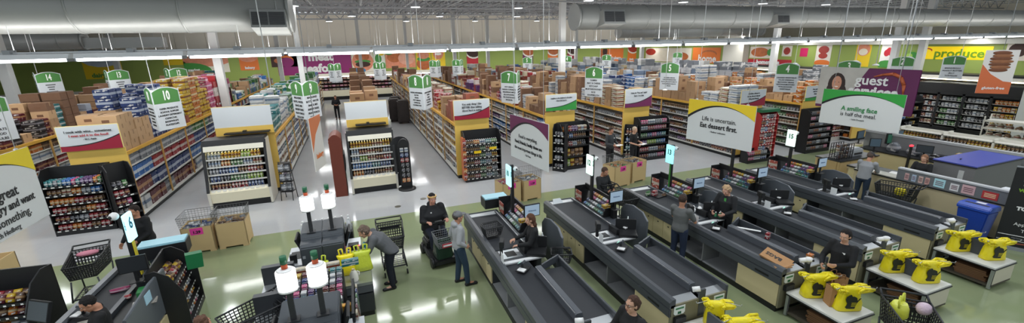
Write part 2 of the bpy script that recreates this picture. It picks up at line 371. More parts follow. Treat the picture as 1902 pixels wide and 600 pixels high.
# right wall boards (read from the back towards the camera)
P('wall_poster', 'picture of fruit and cakes on the right wall near the back corner', 'r', 46.5, 38.5, 2.7, 4.3, mat('e6ddcd', .5), [(.12, .7, .12, .25, FOOD3), (.5, .5, .2, .4, FOOD4), (.8, .4, .15, .3, FOOD1)])
P('department_sign', 'orange sign with the word home on the right wall', 'r', 38.3, 34.4, 2.7, 4.35, ORNG, [(.6, .6, .28, .25, FOOD1), (.6, .52, .26, .22, ORNG)], 'home', WHITE, 1.1, .55, .28, .03, 'sign')
P('department_sign', 'orange sign with a letter and a small picture right of the home sign', 'r', 33.6, 31.2, 3.1, 4.4, ORNG, [(.2, .8, .15, .18, FOOD1)], 'd', WHITE, .9, .5, .4, .03, 'sign')
P('wall_poster', 'white picture of bread and fruit above the red fascia', 'r', 30.9, 28.2, 3.4, 4.45, mat('ded5c6', .5), [(.4, .5, .35, .4, FOOD1), (.8, .5, .12, .3, PG)])
P('department_sign', 'long dark red fascia sign with the word homemade', 'r', 31.0, 26.6, 2.75, 3.3, PR, [], 'homemade', WHITE, .52, .48, .5, .03, 'sign')
P('wall_poster', 'small square cake picture right of the homemade sign', 'r', 27.6, 26.7, 3.6, 4.5, mat('e9e2d6', .5), [(.5, .5, .35, .35, FOOD3)])
P('wall_poster', 'bright pink square on the right wall', 'r', 25.95, 25.3, 3.6, 4.3, mat('c2185b', .5))
P('wall_poster', 'tall white and yellow banner of red peppers on the right wall', 'r', 24.6, 23.4, 3.0, 4.55, mat('e9e2d6', .5), [(.5, .75, .35, .2, FOOD3), (.5, .45, .3, .15, FOOD3), (.5, .05, .6, .2, ORNG)])
P('wall_poster', 'tall yellow banner of asparagus left of the tomato banner', 'r', 21.6, 20.6, 2.95, 4.6, PY, [(.5, .75, .45, .28, FOOD2), (.5, .65, .3, .15, FOOD4)])
P('wall_poster', 'tall white and green banner of red tomatoes on the right wall', 'r', 19.95, 18.95, 2.95, 4.65, mat('e8e6e0', .5), [(.38, .6, .18, .14, PR), (.65, .62, .18, .14, PR), (.5, .7, .16, .12, PR), (.5, .0, .8, .3, PG)])
P('wall_poster', 'green leafy vegetable picture left of the produce sign', 'r', 18.5, 17.55, 3.2, 4.15, mat('7fa53a', .5), [(.5, .5, .35, .4, mat('2f8a2c', .5, noise=.5, nscale=3)), (.3, .6, .2, .2, mat('9fc94f', .5))])
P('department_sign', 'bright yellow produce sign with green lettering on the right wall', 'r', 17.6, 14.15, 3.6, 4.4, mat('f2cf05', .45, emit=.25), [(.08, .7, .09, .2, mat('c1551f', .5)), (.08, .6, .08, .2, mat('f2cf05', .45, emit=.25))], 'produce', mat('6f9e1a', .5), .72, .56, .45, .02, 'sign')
P('wall_poster', 'dark chocolate poster at the right edge of the produce wall', 'r', 13.6, 12.6, 3.6, 4.6, mat('e4d9cc', .5), [(.5, .6, .4, .4, BRN)])
# ------------------------------------------------------------------ packaged goods
rnd = random.Random(7)
PAL = {'navy': ('1d3a78', 'c9d4e6'), 'blue': ('2f6fb8', 'e3ecf4'), 'red': ('a8242c', 'efe2da'), 'maroon': ('66202f', 'c99a6a'), 'orange': ('d97a25', 'f6dfae'), 'yellow': ('e0b92c', '8c4a1c'),
       'green': ('3c7a3a', 'dfe8cf'), 'teal': ('2a7f84', 'e4f0ee'), 'white': ('dcdedd', '7f93ad'), 'cream': ('d9cdb0', '8f3b2c'), 'brown': ('5d3f2c', 'b79468'), 'black': ('26262a', '9a9aa2'),
       'purple': ('5b2f6e', 'dccce6'), 'pink': ('c9477e', 'f4dbe4'), 'grey': ('80858c', 'd8dade'), 'lime': ('8fb82c', 'eef3c8'), 'tan': ('b58f63', '6f4a2c')}
def pm(n, s=3.0): return packmat(PAL[n][0], PAL[n][1], scale=s)
def box_mesh(w, d, h, bev=.006):
    k = ('bx', w, d, h)
    if k not in TC: TC[k] = MB().box(-w/2, -d/2, 0, w/2, d/2, h).mesh('pack', pm('white'), bev)
    return TC[k]
def bag_mesh(w, d, h):
    k = ('bag', w, d, h)
    if k not in TC:
        b = MB(); n = 10; rows = ((0, 1, .5), (.12, 1, .95), (.5, 1.0, 1.0), (.86, .98, .6), (1, 1, .08)); vs_ = []
        for t, sw, sd in rows:
            for i in range(n):
                a = 2*math.pi*i/n; c, s_ = math.cos(a), math.sin(a)
                vs_.append((w/2*sw*math.copysign(abs(c)**.6, c), d/2*sd*math.copysign(abs(s_)**.8, s_), h*t))
        b.add(vs_, [(j*n+i, j*n+(i+1) % n, (j+1)*n+(i+1) % n, (j+1)*n+i) for j in range(len(rows)-1) for i in range(n)]+[tuple(range(n-1, -1, -1)), tuple(range(4*n, 5*n))], 0, True)
        TC[k] = b.mesh('bag', pm('white'))
    return TC[k]
def bottle_mesh(r, h):
    k = ('bot', r, h)
    if k not in TC:
        b = MB(); b.lathe([(r*.9, 0), (r, .02), (r, h*.6), (r*.75, h*.7), (r*.36, h*.82), (r*.36, h*.9)], n=10); b.lathe([(r*.42, h*.9), (r*.42, h)], n=8, m=1)
        TC[k] = b.mesh('bottle', [pm('white'), WHITE])
    return TC[k]
def can_mesh(r, h):
    k = ('can', r, h)
    if k not in TC:
        TC[k] = MB().lathe([(r*.94, 0), (r, .01), (r, h-.01), (r*.94, h)], n=10).mesh('can', pm('white'))
    return TC[k]
def put(name, me, x, y, z, rz, m, label, cat, group):
    o = obj(name, me, None, (x, y, z), (0, 0, rz), m); return tag(o, label, cat, group)

# ------------------------------------------------------------------ aisle runs
RW = 1.35
def run_x(k): return (-12.0, -8.05, -4.25, -.32, 3.45, 7.27, 11.1, 15.45, 19.4, 23.3)[k+4]
SH = [.16, .5, .82, 1.14, 1.46, 1.78]
def make_run(k, yf, yb, zrail, where, shelves=SH):
    x0 = run_x(k); x1 = x0+RW; xc = (x0+x1)/2
    t = thing('gondola_shelving', 'shelving run with tan rails ' + where, 'shelving', (xc, yf, 0)); Lg = yb-yf; w = RW/2
    MB().box(-w+.03, 0, 0, w-.03, Lg, .12).build('kick_base', BLACK, t)
    MB().box(-.03, 0, .12, .03, Lg, zrail-.02).build('back_panel', mat('b7b3a8', .6), t)
    for z in shelves:
        for s in (-1, 1):
            b = MB(); d = w if z < .2 else w-.06
            b.box(min(s*.03, s*d), .02, z-.03, max(s*.03, s*d), Lg, z, 0)
            b.box(min(s*d, s*(d+.012)), .02, z-.024, max(s*d, s*(d+.012)), Lg, z+.006, 1)
            b.build('shelf', [mat('c9c8c2', .5), mat('c6c6c1', .5)], t)
    for s in (-1, 1):
        y = 0; j = 0
        while y < Lg:
            MB().box(min(s*(w-.03), s*(w+.005)), y, .14, max(s*(w-.03), s*(w+.005)), y+.07, zrail-.06).build('upright', WOOD, t); y += 2.44; j += 1
        MB().box(min(s*(w-.04), s*(w+.02)), 0, zrail-.1, max(s*(w-.04), s*(w+.02)), Lg, zrail).build('top_rail', mat('c99a3a', .5), t)
    MB().box(-w, 0, zrail-.05, w, Lg, zrail-.03).build('top_board', mat('a9803f', .6), t)
    MB().box(-w-.01, -.03, .14, w+.01, 0, 2.36).build('end_panel', YELLOWP, t)
    return t
def fill(k, side, y0, y1, w, h, d, names, kind, where, shelves=SH, shape='box', jit=.15, gap=.012, hs=None):
    """one face of goods on every shelf of a run; side -1 is its left face, +1 its right face"""
    x0 = run_x(k); xf = x0+.1 if side < 0 else x0+RW-.1
    for si, z in enumerate(shelves):
        y = y0+rnd.random()*.05; pool = rnd.sample(names, min(3, len(names))); cur = rnd.choice(pool); left = rnd.randint(2, 5)
        while y+w < y1:
            if left == 0: cur = rnd.choice(pool if rnd.random() < .6 else names); left = rnd.randint(2, 6)
            left -= 1
            hh = (hs or [h])[si % len(hs or [h])]
            if int(((y-y0)+.05)/2.44) != int((y+w-y0+.0)/2.44): pass
            me = box_mesh(d, w-gap, hh) if shape == 'box' else can_mesh(w/2-.008, hh)
            xx = xf-side*d/2 if shape == 'box' else xf-side*w/2
            put(kind, me, xx-side*rnd.random()*.05, y+w/2, z, 0, pm(cur), '%s coloured %s on the shelves %s' % (cur, kind.replace('_', ' '), where), kind.split('_')[-1], '%s %s' % (kind.replace('_', ' ')+'s', where))
            y += w
def fill_stuff(k, side, y0, y1, w, h, d, names, where, shelves=SH):
    x0 = run_x(k); xf = x0+.1 if side < 0 else x0+RW-.1
    b = MB(); pool = [pm(n) for n in names]
    for z in shelves:
        y = y0
        while y+w < y1:
            if rnd.random() < .93: b.box(min(xf, xf-side*d), y, z, max(xf, xf-side*d), y+w-.02, z+h*rnd.uniform(.75, 1.05), rnd.randrange(len(pool)))
            y += w
    tag(b.build('shelf_goods', pool), 'mixed small goods far along the shelves '+where, 'groceries', None, 'stuff')
W = {-4: 'at the far left', -3: 'behind the candy rack', -2: 'behind the left cooler', -1: 'behind the right cooler', 0: 'behind the jar rack',
     1: 'behind the chips rack', 2: 'behind the tub rack', 3: 'behind the yellow quote board', 4: 'behind the smiling face board', 5: 'beyond the guest services board'}
SH4 = [.16, .72, 1.25, 1.72]
for k in range(-4, 6):
    yf = 15.65 if k < 3 else 13.5
    if k == -2: yf = 16.95
    if k == -1: yf = 16.45
    if k == -4: yf = 17.5
    make_run(k, yf, 44, 2.2 if k != -2 else 2.1, W[k], SH4 if k == -3 else SH)
fill(-3, 1, 15.8, 25.5, .42, .42, .36, ['navy', 'blue', 'white', 'navy', 'navy', 'maroon', 'grey', 'red', 'green'], 'paper_goods_pack', W[-3], SH4, hs=[.42, .4, .38, .32], gap=.03)
fill_stuff(-3, 1, 25.6, 43.5, .3, .3, .35, ['navy', 'white', 'blue', 'red', 'teal'], W[-3], SH4)
fill(-4, 1, 17.6, 26, .3, .25, .34, ['maroon', 'red', 'brown', 'orange', 'grey', 'white'], 'snack_box', W[-4])
fill_stuff(-4, 1, 26, 43.5, .3, .22, .35, ['maroon', 'brown', 'white', 'red', 'grey'], W[-4])
fill_stuff(-3, -1, 16, 30, .35, .24, .3, ['brown', 'grey', 'green', 'white'], W[-3], SH4)
fill(-2, 1, 17.1, 25, .26, .2, .3, ['grey', 'white', 'purple', 'teal', 'brown', 'blue', 'cream'], 'toiletry_box', W[-2])
fill_stuff(-2, 1, 25, 43.5, .26, .2, .3, ['grey', 'white', 'brown', 'blue', 'cream'], W[-2])
fill_stuff(-1, -1, 16.6, 43, .3, .2, .3, ['brown', 'tan', 'white', 'red'], W[-1]); fill_stuff(-1, 1, 16.6, 43, .3, .2, .3, ['brown', 'tan', 'white', 'red'], W[-1])
fill(0, -1, 15.8, 25, .24, .22, .3, ['cream', 'brown', 'maroon', 'white', 'grey', 'yellow', 'tan'], 'baking_box', W[0])
fill_stuff(0, -1, 25, 43.5, .26, .2, .3, ['brown', 'maroon', 'white', 'cream', 'grey'], W[0])
fill(1, -1, 15.8, 24.5, .2, .17, .28, ['white', 'purple', 'grey', 'blue', 'brown', 'navy', 'cream'], 'spice_box', W[1])
fill_stuff(1, -1, 24.5, 43.5, .24, .2, .3, ['brown', 'maroon', 'white', 'black', 'grey'], W[1])
fill_stuff(0, 1, 16, 40, .3, .2, .3, ['brown', 'black', 'white', 'red'], W[0])
fill(2, -1, 15.8, 22.5, .15, .15, .2, ['brown', 'maroon', 'grey', 'cream', 'white', 'black', 'red'], 'food_can', W[2], shape='can')
fill_stuff(2, -1, 22.5, 43.5, .24, .2, .3, ['brown', 'maroon', 'white', 'black', 'cream'], W[2])
fill(3, -1, 13.7, 20.4, .15, .16, .2, ['black', 'maroon', 'brown', 'grey', 'maroon', 'purple', 'tan'], 'soup_can', W[3], shape='can')
fill_stuff(3, -1, 20.4, 43.5, .24, .2, .3, ['brown', 'maroon', 'black', 'grey'], W[3])
fill(4, -1, 13.7, 17.6, .15, .16, .2, ['black', 'green', 'brown', 'grey', 'cream', 'maroon'], 'vegetable_can', W[4], shape='can')
fill_stuff(4, -1, 17.6, 40, .24, .2, .3, ['brown', 'green', 'black', 'grey'], W[4])
fill_stuff(5, -1, 13.7, 40, .24, .2, .3, ['brown', 'green', 'black', 'orange'], W[5])
# overstock standing on the top boards
def carton_mesh(w, d, h):
    k = ('ct', w, d, h)
    if k not in TC:
        b = MB(); b.box(-w/2, -d/2, 0, w/2, d/2, h); b.box(-w/2-.002, -.03, h*.55, w/2+.002, .03, h+.003, 1)
        b.box(-.09, -d/2-.002, h*.3, .09, -d/2, h*.6, 2); TC[k] = b.mesh('carton', [CARD, mat('8a6b4a', .6), mat('6b4a33', .8)])
    return TC[k]
CART = ['brown', 'tan']; CM_ = {'brown': CARD, 'tan': CARD2, 'dark brown': mat('6d4f3a', .85, noise=.1), 'reddish': mat('8a4a38', .8, noise=.15)}
def overstock(k, y0, y1, plan, where, zb=2.2, dens=.9):
    """plan: weighted list of (kind, colour, w, h, maxstack)"""
    x0 = run_x(k); y = y0; far = MB(); fm = []; FAR = 25.5 if k < 3 else 22.5
    if k in (-4, 5): FAR = 21
    while y < y1:
        kind, colr, w, h, mx = rnd.choice(plan)
        if kind == 'bundle_pack': kind = {'maroon': 'soda_case', 'white': 'cereal_case', 'cream': 'biscuit_case', 'navy': 'pasta_case', 'blue': 'water_case', 'red': 'sauce_case', 'yellow': 'noodle_case'}.get(colr, 'grocery_case')
        if y > FAR:
            mt = CM_[rnd.choice(['brown', 'tan', 'dark brown']) if colr is None else colr] if kind == 'carton' else pm(colr)
            if mt not in fm: fm.append(mt)
            for cx in (x0+RW*.27, x0+RW*.74):
                if rnd.random() > dens: continue
                n = rnd.randint(max(1, mx-2), mx)
                for q in range(n): far.box(cx-RW*.21, y, zb-.03+q*h, cx+RW*.21, y+w-.02, zb-.03+q*h+h-.012, fm.index(mt))
            y += w+.03; continue
        for cx in (x0+RW*.27, x0+RW*.74):
            if rnd.random() > dens: continue
            n = rnd.randint(max(1, mx-2), mx); wx = min(RW*.46, w*1.1)
            for q in range(n):
                z = zb-.03+q*h
                if kind == 'carton':
                    c = rnd.choice(['brown', 'tan', 'dark brown']) if colr is None else colr
                    put('carton', carton_mesh(round(wx, 2), round(w, 2), round(h, 2)), cx+rnd.uniform(-.02, .02), y+w/2, z, rnd.uniform(-.03, .03), CM_[c], '%s cardboard carton stacked on the shelving %s' % (c, where), 'carton', 'cartons stacked on the shelving '+where)
                else:
                    put(kind, box_mesh(round(wx, 2), round(w, 2), round(h-.01, 2), .02), cx+rnd.uniform(-.02, .02), y+w/2, z, rnd.uniform(-.04, .04), pm(colr), '%s %s stacked on the shelving %s' % (colr, kind.replace('_', ' '), where), kind.split('_')[-1], kind.replace('_', ' ')+'s stacked on the shelving '+where)
        y += w+.03
    if fm: tag(far.build('stacked_stock', fm), 'mixed cartons and packs stacked far along the top '+where, 'stock', None, 'stuff')
C = lambda c=None, w=.45, h=.3, n=3: ('carton', c, w, h, n)
G = lambda c, w=.4, h=.22, n=4, kind='bundle_pack': (kind, c, w, h, n)
overstock(-4, 17.6, 20.5, [C(), G('maroon'), G('white'), G('yellow'), G('black')], W[-4])
overstock(-4, 20.5, 43, [C(n=4), C(n=5), G('maroon', n=5), G('navy', n=6), C('dark brown', n=5), G('teal', n=6)], W[-4])
overstock(-3, 15.75, 17.4, [C('tan', .5, .28, 4)], W[-3], dens=1)
overstock(-3, 17.4, 19.6, [G('navy', .4, .3, 6, 'paper_towel_pack')], W[-3], dens=1)
overstock(-3, 19.6, 21.6, [G('green', .4, .3, 4), C('reddish'), G('maroon')], W[-3])
overstock(-3, 21.6, 24.4, [G('orange', .42, .3, 7, 'paper_towel_pack'), G('yellow', .42, .3, 6, 'paper_towel_pack')], W[-3], dens=1)
overstock(-3, 24.4, 28.5, [G('pink', .42, .28, 6, 'paper_towel_pack'), G('red', .42, .28, 6, 'paper_towel_pack')], W[-3], dens=1)
overstock(-3, 28.5, 43, [C(), G('blue', n=4), G('green', n=4), G('white', n=4)], W[-3])
overstock(-2, 17.6, 22.5, [G('teal', .45, .3, 4, 'tissue_pack'), G('white', .45, .3, 4, 'tissue_pack')], W[-2], 2.1, .9)
overstock(-2, 22.5, 43, [G('teal', .45, .3, 4, 'tissue_pack'), G('green', .45, .3, 4), C(), G('blue', .4, .25, 4)], W[-2], 2.1)
overstock(-1, 19, 23, [C('brown', .5, .35, 3), C('reddish', .5, .3, 3)], W[-1], 2.2, .8)
overstock(-1, 23, 43, [C(n=3), C('dark brown', n=4), G('black', n=3)], W[-1], 2.2, .8)
overstock(0, 16.6, 18.2, [C('reddish', .5, .26, 4), C('brown', .5, .26, 4)], W[0], dens=1)
overstock(0, 18.2, 43, [C(n=3), G('yellow', n=3), G('cream', n=4), G('red', n=4), C('dark brown', n=4)], W[0])
overstock(1, 16.2, 18.5, [C(), G('white')], W[1]); overstock(1, 18.5, 43, [C(n=4), G('white', n=4), G('purple', n=3), G('red', n=4), G('cream', n=5), C('dark brown', n=4)], W[1])
overstock(2, 16, 18, [G('cream', .4, .18, 5), C(n=3)], W[2]); overstock(2, 18, 43, [C('brown', .6, .4, 3), G('cream', n=5), G('red', .4, .18, 6), C('dark brown', n=4), G('white', n=5)], W[2])
overstock(3, 15.6, 19.4, [C('brown', .6, .5, 2), C('brown', .5, .4, 3)], W[3], dens=1); overstock(3, 13.7, 15.6, [G('white', .5, .2, 5), G('cream', .5, .17, 6)], W[3], dens=1)
overstock(3, 19.4, 43, [C(n=3), G('cream', .4, .18, 6), G('blue', n=4), G('navy', n=4), G('white', n=5)], W[3])
overstock(4, 13.7, 18, [C(n=3), C('tan', n=3), G('orange', .4, .25, 4)], W[4]); overstock(4, 18, 43, [C(n=3), G('blue', n=4), G('white', .5, .3, 5), G('orange', n=4)], W[4])
overstock(5, 16, 43, [G('white', .5, .3, 5), G('grey', .5, .3, 5), C(n=4), G('orange', n=4)], W[5])
# tall white stack behind aisle 4
# ------------------------------------------------------------------ aisle number signs: three-sided hanging prisms
def number_sign(num, x, y, z0, z1, lines, label, w=.85, far=False, rod=True):
    t = thing('aisle_sign', label, 'sign', (x, y, z0), 0, None); H = z1-z0; h3 = w*math.sqrt(3)/2
    for s in (-1, 1):
        # each face leans back 60 degrees from the apex that points at the checkouts
        ang = s*math.pi/3
        n = 9; arch = [(i/n*w, 0, H-.10*H*(2*i/n-1)**2*.9) for i in range(n+1)]
        M = Matrix.Rotation(s*math.pi/3, 4, 'Z')
        if s > 0: X = lambda u, v, q: M @ Vector((u, v, q))
        else: X = lambda u, v, q: M @ Vector((u-w, v, q))
        b = MB(); b.prism([X(*p) for p in [(0, 0, 0), (w, 0, 0)]+arch[::-1]], M @ Vector((0, .02, 0)))
        fo = b.build('sign_face', SIGNW, t)
        gtop = [(p[0]*.94+.03*w, -.004, p[2]-.025) for p in arch]
        b = MB(); b.prism([X(*p) for p in [(.03*w, -.004, H*.62), (.97*w, -.004, H*.62)]+gtop[::-1]], M @ Vector((0, .003, 0))); b.build('number_field', mat('437a3b', .45), fo)
        c = X(w/2, -.009, H*.79); text(num, .42 if len(num) < 2 else .38, WHITE, fo, c, (0, 0, s*math.pi/3), off=.012, sx=.62)
        if not far:
            me = '\n'.join(lines); c = X(w/2, -.009, H*.30)
            text(me, .096*min(1, 13/max(len(l) for l in lines)), TXT, fo, c, (0, 0, s*math.pi/3), off=.0015, sp=1.35)
        else:
            b = MB()
            for i, l in enumerate(lines):
                hw = .028*len(l); cz = H*(.52-.085*i)
                b.prism([X(w/2-hw, -.006, cz-.025), X(w/2+hw, -.006, cz-.025), X(w/2+hw, -.006, cz+.025), X(w/2-hw, -.006, cz+.025)], M @ Vector((0, .003, 0)))
            b.build('lettering', mat('55585a', .6), fo)
    # third side towards the aisle
    M0 = [Vector((-w/2, h3, 0)), Vector((w/2, h3, 0)), Vector((w/2, h3, H*.92)), Vector((-w/2, h3, H*.92))]
    MB().prism(M0, (0, .02, 0)).build('sign_face', SIGNW, t)
    b = MB(); b.tube((0, .25, H*.9), (0, .25, 7.9-z0), .011, n=6); b.prism([(0, .03, H*.9), (-w/2+.03, h3-.03, H*.9), (w/2-.03, h3-.03, H*.9)], (0, 0, .012)); b.build('hanging_rod', mat('d9dadb', .4), t)
L8 = ['BAKING NEEDS/MIXES', 'BUTTER', 'SUGAR', 'HOT CEREALS', 'COFFEE TEA', 'COOKING OILS']
NS = number_sign
NS('11', -9.95, 15.6, 2.72, 4.05, ['CLEANERS', 'CAT FOOD', 'LITTER', 'TOYS/TREATS', 'DOG FOOD', 'LIGHT BULBS'], 'hanging green and white aisle sign cut by the left edge, listing treats and bulbs', w=1.0)
NS('10', -5.62, 15.3, 2.8, 4.08, ['PAPER PRODUCTS', 'SCHOOL SUPPLIES', 'LAUNDRY DETERGENT', 'CHARCOAL', 'BAGS/WRAPS', 'PLATES/CUPS'], 'hanging aisle sign numbered 10 listing paper products', w=.88)
NS('9', -1.6, 15.3, 2.82, 4.08, ['MAGAZINES', 'BOTTL. WATER', 'SNACK MIX', 'BAKERY BARS', 'FRUIT PUNCH', 'SODA POP'], 'hanging aisle sign numbered 9 between the two drink coolers')
NS('8', 2.35, 15.6, 2.82, 4.1, L8, 'hanging aisle sign numbered 8 right of the right drink cooler')
NS('7', 6.1, 15.8, 2.78, 4.08, ['HOT CEREAL', 'BAKING CUPS/NUTS', 'BARS/BREAD MIXES', 'JELLO/PUDDING', 'PIE CRUST/SUGAR', 'SPICES/OIL'], 'hanging aisle sign numbered 7 near the purple quote board')
NS('6', 10.05, 15.8, 2.8, 4.1, ['RAMEN', 'MAC & CHEESE', 'KETCHUP', 'MUSTARD/HONEY', 'RICE', 'SOUP/BROTH'], 'hanging aisle sign numbered 6 above the standing clerks')
NS('5', 14.05, 15.7, 2.88, 4.15, ['CANNED BEANS', 'TOMATOES/SAUCES', 'PASTA SAUCE/TOMATO', 'PASTA/PIZZA SAUCE', 'SALSA'], 'hanging aisle sign numbered 5 above the yellow quote board')
NS('4', 18.0, 12.9, 2.82, 4.08, ['CANNED VEGETABLES', 'SALAD DRESSING', 'MAYO/DRY BEANS', 'KETCHUP/MUSTARD', 'PICKLES/OLIVES', 'VEGETABLES'], 'hanging aisle sign numbered 4 left of the guest services board')
NS('3', 22.0, 12.9, 2.82, 4.05, ['BREAD', 'TORTILLAS', 'SALSA'], 'hanging aisle sign numbered 3 half hidden by the guest services board')
NS('2', 26.0, 12.9, 2.9, 4.12, ['CHIPS', 'SNACKS', 'DIPS'], 'hanging aisle sign numbered 2 right of the guest services board')
NS('1', 30.0, 12.7, 2.86, 4.05, ['BREAD/ROLLS', 'PEANUT BUTTER', 'JELLY', 'TORTILLAS'], 'hanging aisle sign numbered 1 in front of the produce sign')
FL = ['CEREALS', 'SNACK', 'BARS', 'CRACKERS']
for num, x, y, wd in (('14', -13.7, 26, 'left of the yellow dairy banner'), ('13', -11.05, 26, 'beside a leaning white column'), ('12', -8.6, 26, 'in front of the market poster')):
    NS(num, x, y, 3.05, 4.3, FL, 'far hanging aisle sign numbered %s %s' % (num, wd), far=True, w=1.0)
for num, x, d in (('9', -1.15, 'over the walking person'), ('8', 1.85, 'over the middle of aisle 8'), ('7', 5.85, 'over the middle of the store'), ('6', 7.6, 'beside a white column'), ('5', 13.4, 'above the shelves'), ('4', 17.0, 'right of the tall near column'), ('3', 20.8, 'in front of the fruit poster'), ('1', 28.4, 'in front of the homemade sign')):
    NS(num, x, 31.5, 2.85, 4.1, FL, 'far second-row aisle sign numbered %s %s' % (num, d), far=True)

# ------------------------------------------------------------------ quote boards
def quote_header(x0, x1, y, z0, z1, colr, lines, accent, label, black=True):
    t = thing('end_header_sign', label, 'sign', ((x0+x1)/2, y, z0)); w = x1-x0; h = z1-z0
    b = MB(); b.box(-w/2, 0, 0, w/2, .03, h); b.box(-w/2-.015, .003, 0, -w/2, .028, h, 1); b.box(w/2, .003, 0, w/2+.015, .028, h, 1); b.box(-w/2, .003, h, w/2, .028, h+.015, 1)
    b.build('board', [SIGNW, mat('e3cf84', .5)], t)
    n = 14
    def curve(u, o): return h*(.22-.55*u*.5+.62*u*u+o)
    for o, c, d in ((.045, TXT, .004), (.0, colr, .007)):
        pts = [(-w/2, -d, 0), (w/2, -d, 0)]+[(-w/2+w*u, -d, max(.01, curve(u, o if u > .25 else o*u*4))) for u in [1-i/n for i in range(n+1)]]
        MB().prism(pts, (0, .003, 0)).build('swoosh', c, t)
    for i, (s, c, sz) in enumerate(lines): text(s, sz, c, t, (0, -.012, h*(.78-.16*i)), off=.002, sx=.95)
    return t
RT = mat('a8242c', .5)
HW = [('I cook with wine... sometimes', TXT, .095), ('I even add it to the food!', RT, .095), ('- W.C. Fields', TXT, .06)]
quote_header(-8.12, -6.7, 15.55, 2.36, 3.08, MAROON, HW, RT, 'white and red end sign about cooking with wine above the candy rack')
quote_header(3.42, 4.83, 15.55, 2.36, 3.1, MAROON, [('You only thing I like', TXT, .1), ('BETTER than talking', TXT, .1), ('about food is eating', TXT, .1)], RT, 'white and red end sign about liking to eat, above the can rack')
quote_header(7.25, 8.66, 15.55, 2.42, 3.08, mat('2f8a3a', .5), [('Laughter is the brightest in the place', TXT, .07), ('where the food is.', TXT, .07)], RT, 'white and green end sign above the chips rack')
quote_header(11.08, 12.5, 15.55, 2.3, 3.1, PURPLE, [('How do "You eat" right?', TXT, .09), ('Start - in a bite', TXT, .09)], RT, 'white and purple end sign behind the two clerks')
quote_header(15.43, 16.85, 13.4, 2.3, 3.0, MAROON, [('Life like a dinner is', TXT, .09), ('sweet, the air shared', TXT, .09), ('with great friends', TXT, .09)], RT, 'white and red end sign behind the yellow quote board')
quote_header(19.38, 20.78, 13.4, 2.3, 2.97, mat('2f8a3a', .5), [('One cannot think', TXT, .09), ('well, love well,', TXT, .09), ('sleep well', TXT, .09)], RT, 'white and green end sign left of the smiling face board')
quote_header(23.28, 24.7, 13.4, 2.25, 3.0, MAROON, [('Good food is', TXT, .09), ('good mood', TXT, .09)], RT, 'white and red end sign right of the guest services board')

def quote_board(loc, rz, w, h, colr, lines, label, arch=.3):
    """board hanging above the lanes; its face is the XZ plane looking to -Y before the turn rz"""
    t = thing('hanging_quote_board', label, 'sign', loc, rz)
    MB().box(-w/2, -.012, 0, w/2, .012, h).build('board', mat('d6d8d6', .45), t, bevel=.004)
    n = 18
    def f(u): return 1-arch*(2*u-1.05)**2/1.0*.95-.08
    for o, c, d, mode in ((.05, TXT, .016, 1), (0, colr, .019, 0)):
        pts = []
        for i in range(n+1):
            u = i/n; z = f(u)-(o*(1-u)**1.2*1.4 if mode else 0); pts.append((-w/2+w*u, -d, h*min(z, .995)))
        MB().prism([(w/2, -d, h), (-w/2, -d, h)]+pts, (0, .003, 0)).build('colour_arch', c, t)
    for s, c, sz, dz, off in lines: text(s, sz, c, t, (0, -.024, h*dz), off=off, sx=.92)
    b = MB()
    for s in (-1, 1):
        b = MB(); b.tube((s*w*.38, 0, h), (s*w*.38, 0, 7.9-loc[2]), .006, n=5); b.cbox((s*w*.38, 0, h), (.06, .03, .05)); b.build('hanging_wire', mat('c9cacb', .4), t)
    return t
GT = mat('3c7a4c', .5)
def board_between(L, Rr, zt, zb, colr, lines, label, arch=.3):
    L, Rr = Vector(L), Vector(Rr); d = Rr-L
    return quote_board(((L.x+Rr.x)/2, (L.y+Rr.y)/2, zb), math.atan2(d.y, d.x), d.length, zt-zb, colr, lines, label, arch)
board_between((3.42, 9.33), (3.65, 7.69), 3.5, 2.47, PURPLE, [('Food is everything.', TXT, .115, .56, 0), ('Food, Friends, Family: those are', TXT, .1, .42, .003), ('the most important things in life.', TXT, .1, .28, .001), ('- Zac Posen', TXT, .06, .17, 0)], 'hanging board with a purple arch reading Food is everything')
board_between((8.97, 9.5), (9.26, 7.55), 3.5, 2.33, mat('e8c92a', .45), [('Life is uncertain.', TXT, .17, .58, 0), ('Eat dessert first.', TXT, .185, .42, .004), ('- Author unknown', TXT, .07, .29, 0)], 'hanging board with a yellow arch reading Eat dessert first')
board_between((14.39, 9.37), (14.52, 7.19), 3.5, 2.4, mat('2f9a3c', .45), [('A smiling face', mat('3c8a52', .5), .19, .50, .004), ('is half the meal.', TXT, .17, .34, 0), ('- Latin Proverb', TXT, .07, .21, 0)], 'hanging board with a green arch reading A smiling face is half the meal')
board_between((-5.55, 7.55), (-5.6, 9.85), 3.52, 2.22, mat('e8cf20', .45), [('Rice is great', TXT, .25, .52, .003), ("if you're hungry and want", TXT, .19, .36, .003), ('2000 of something.', TXT, .2, .2, 0), ('- Mitch Hedberg', TXT, .12, .07, 0)], 'large hanging board with a yellow arch at the left edge, rice quote')
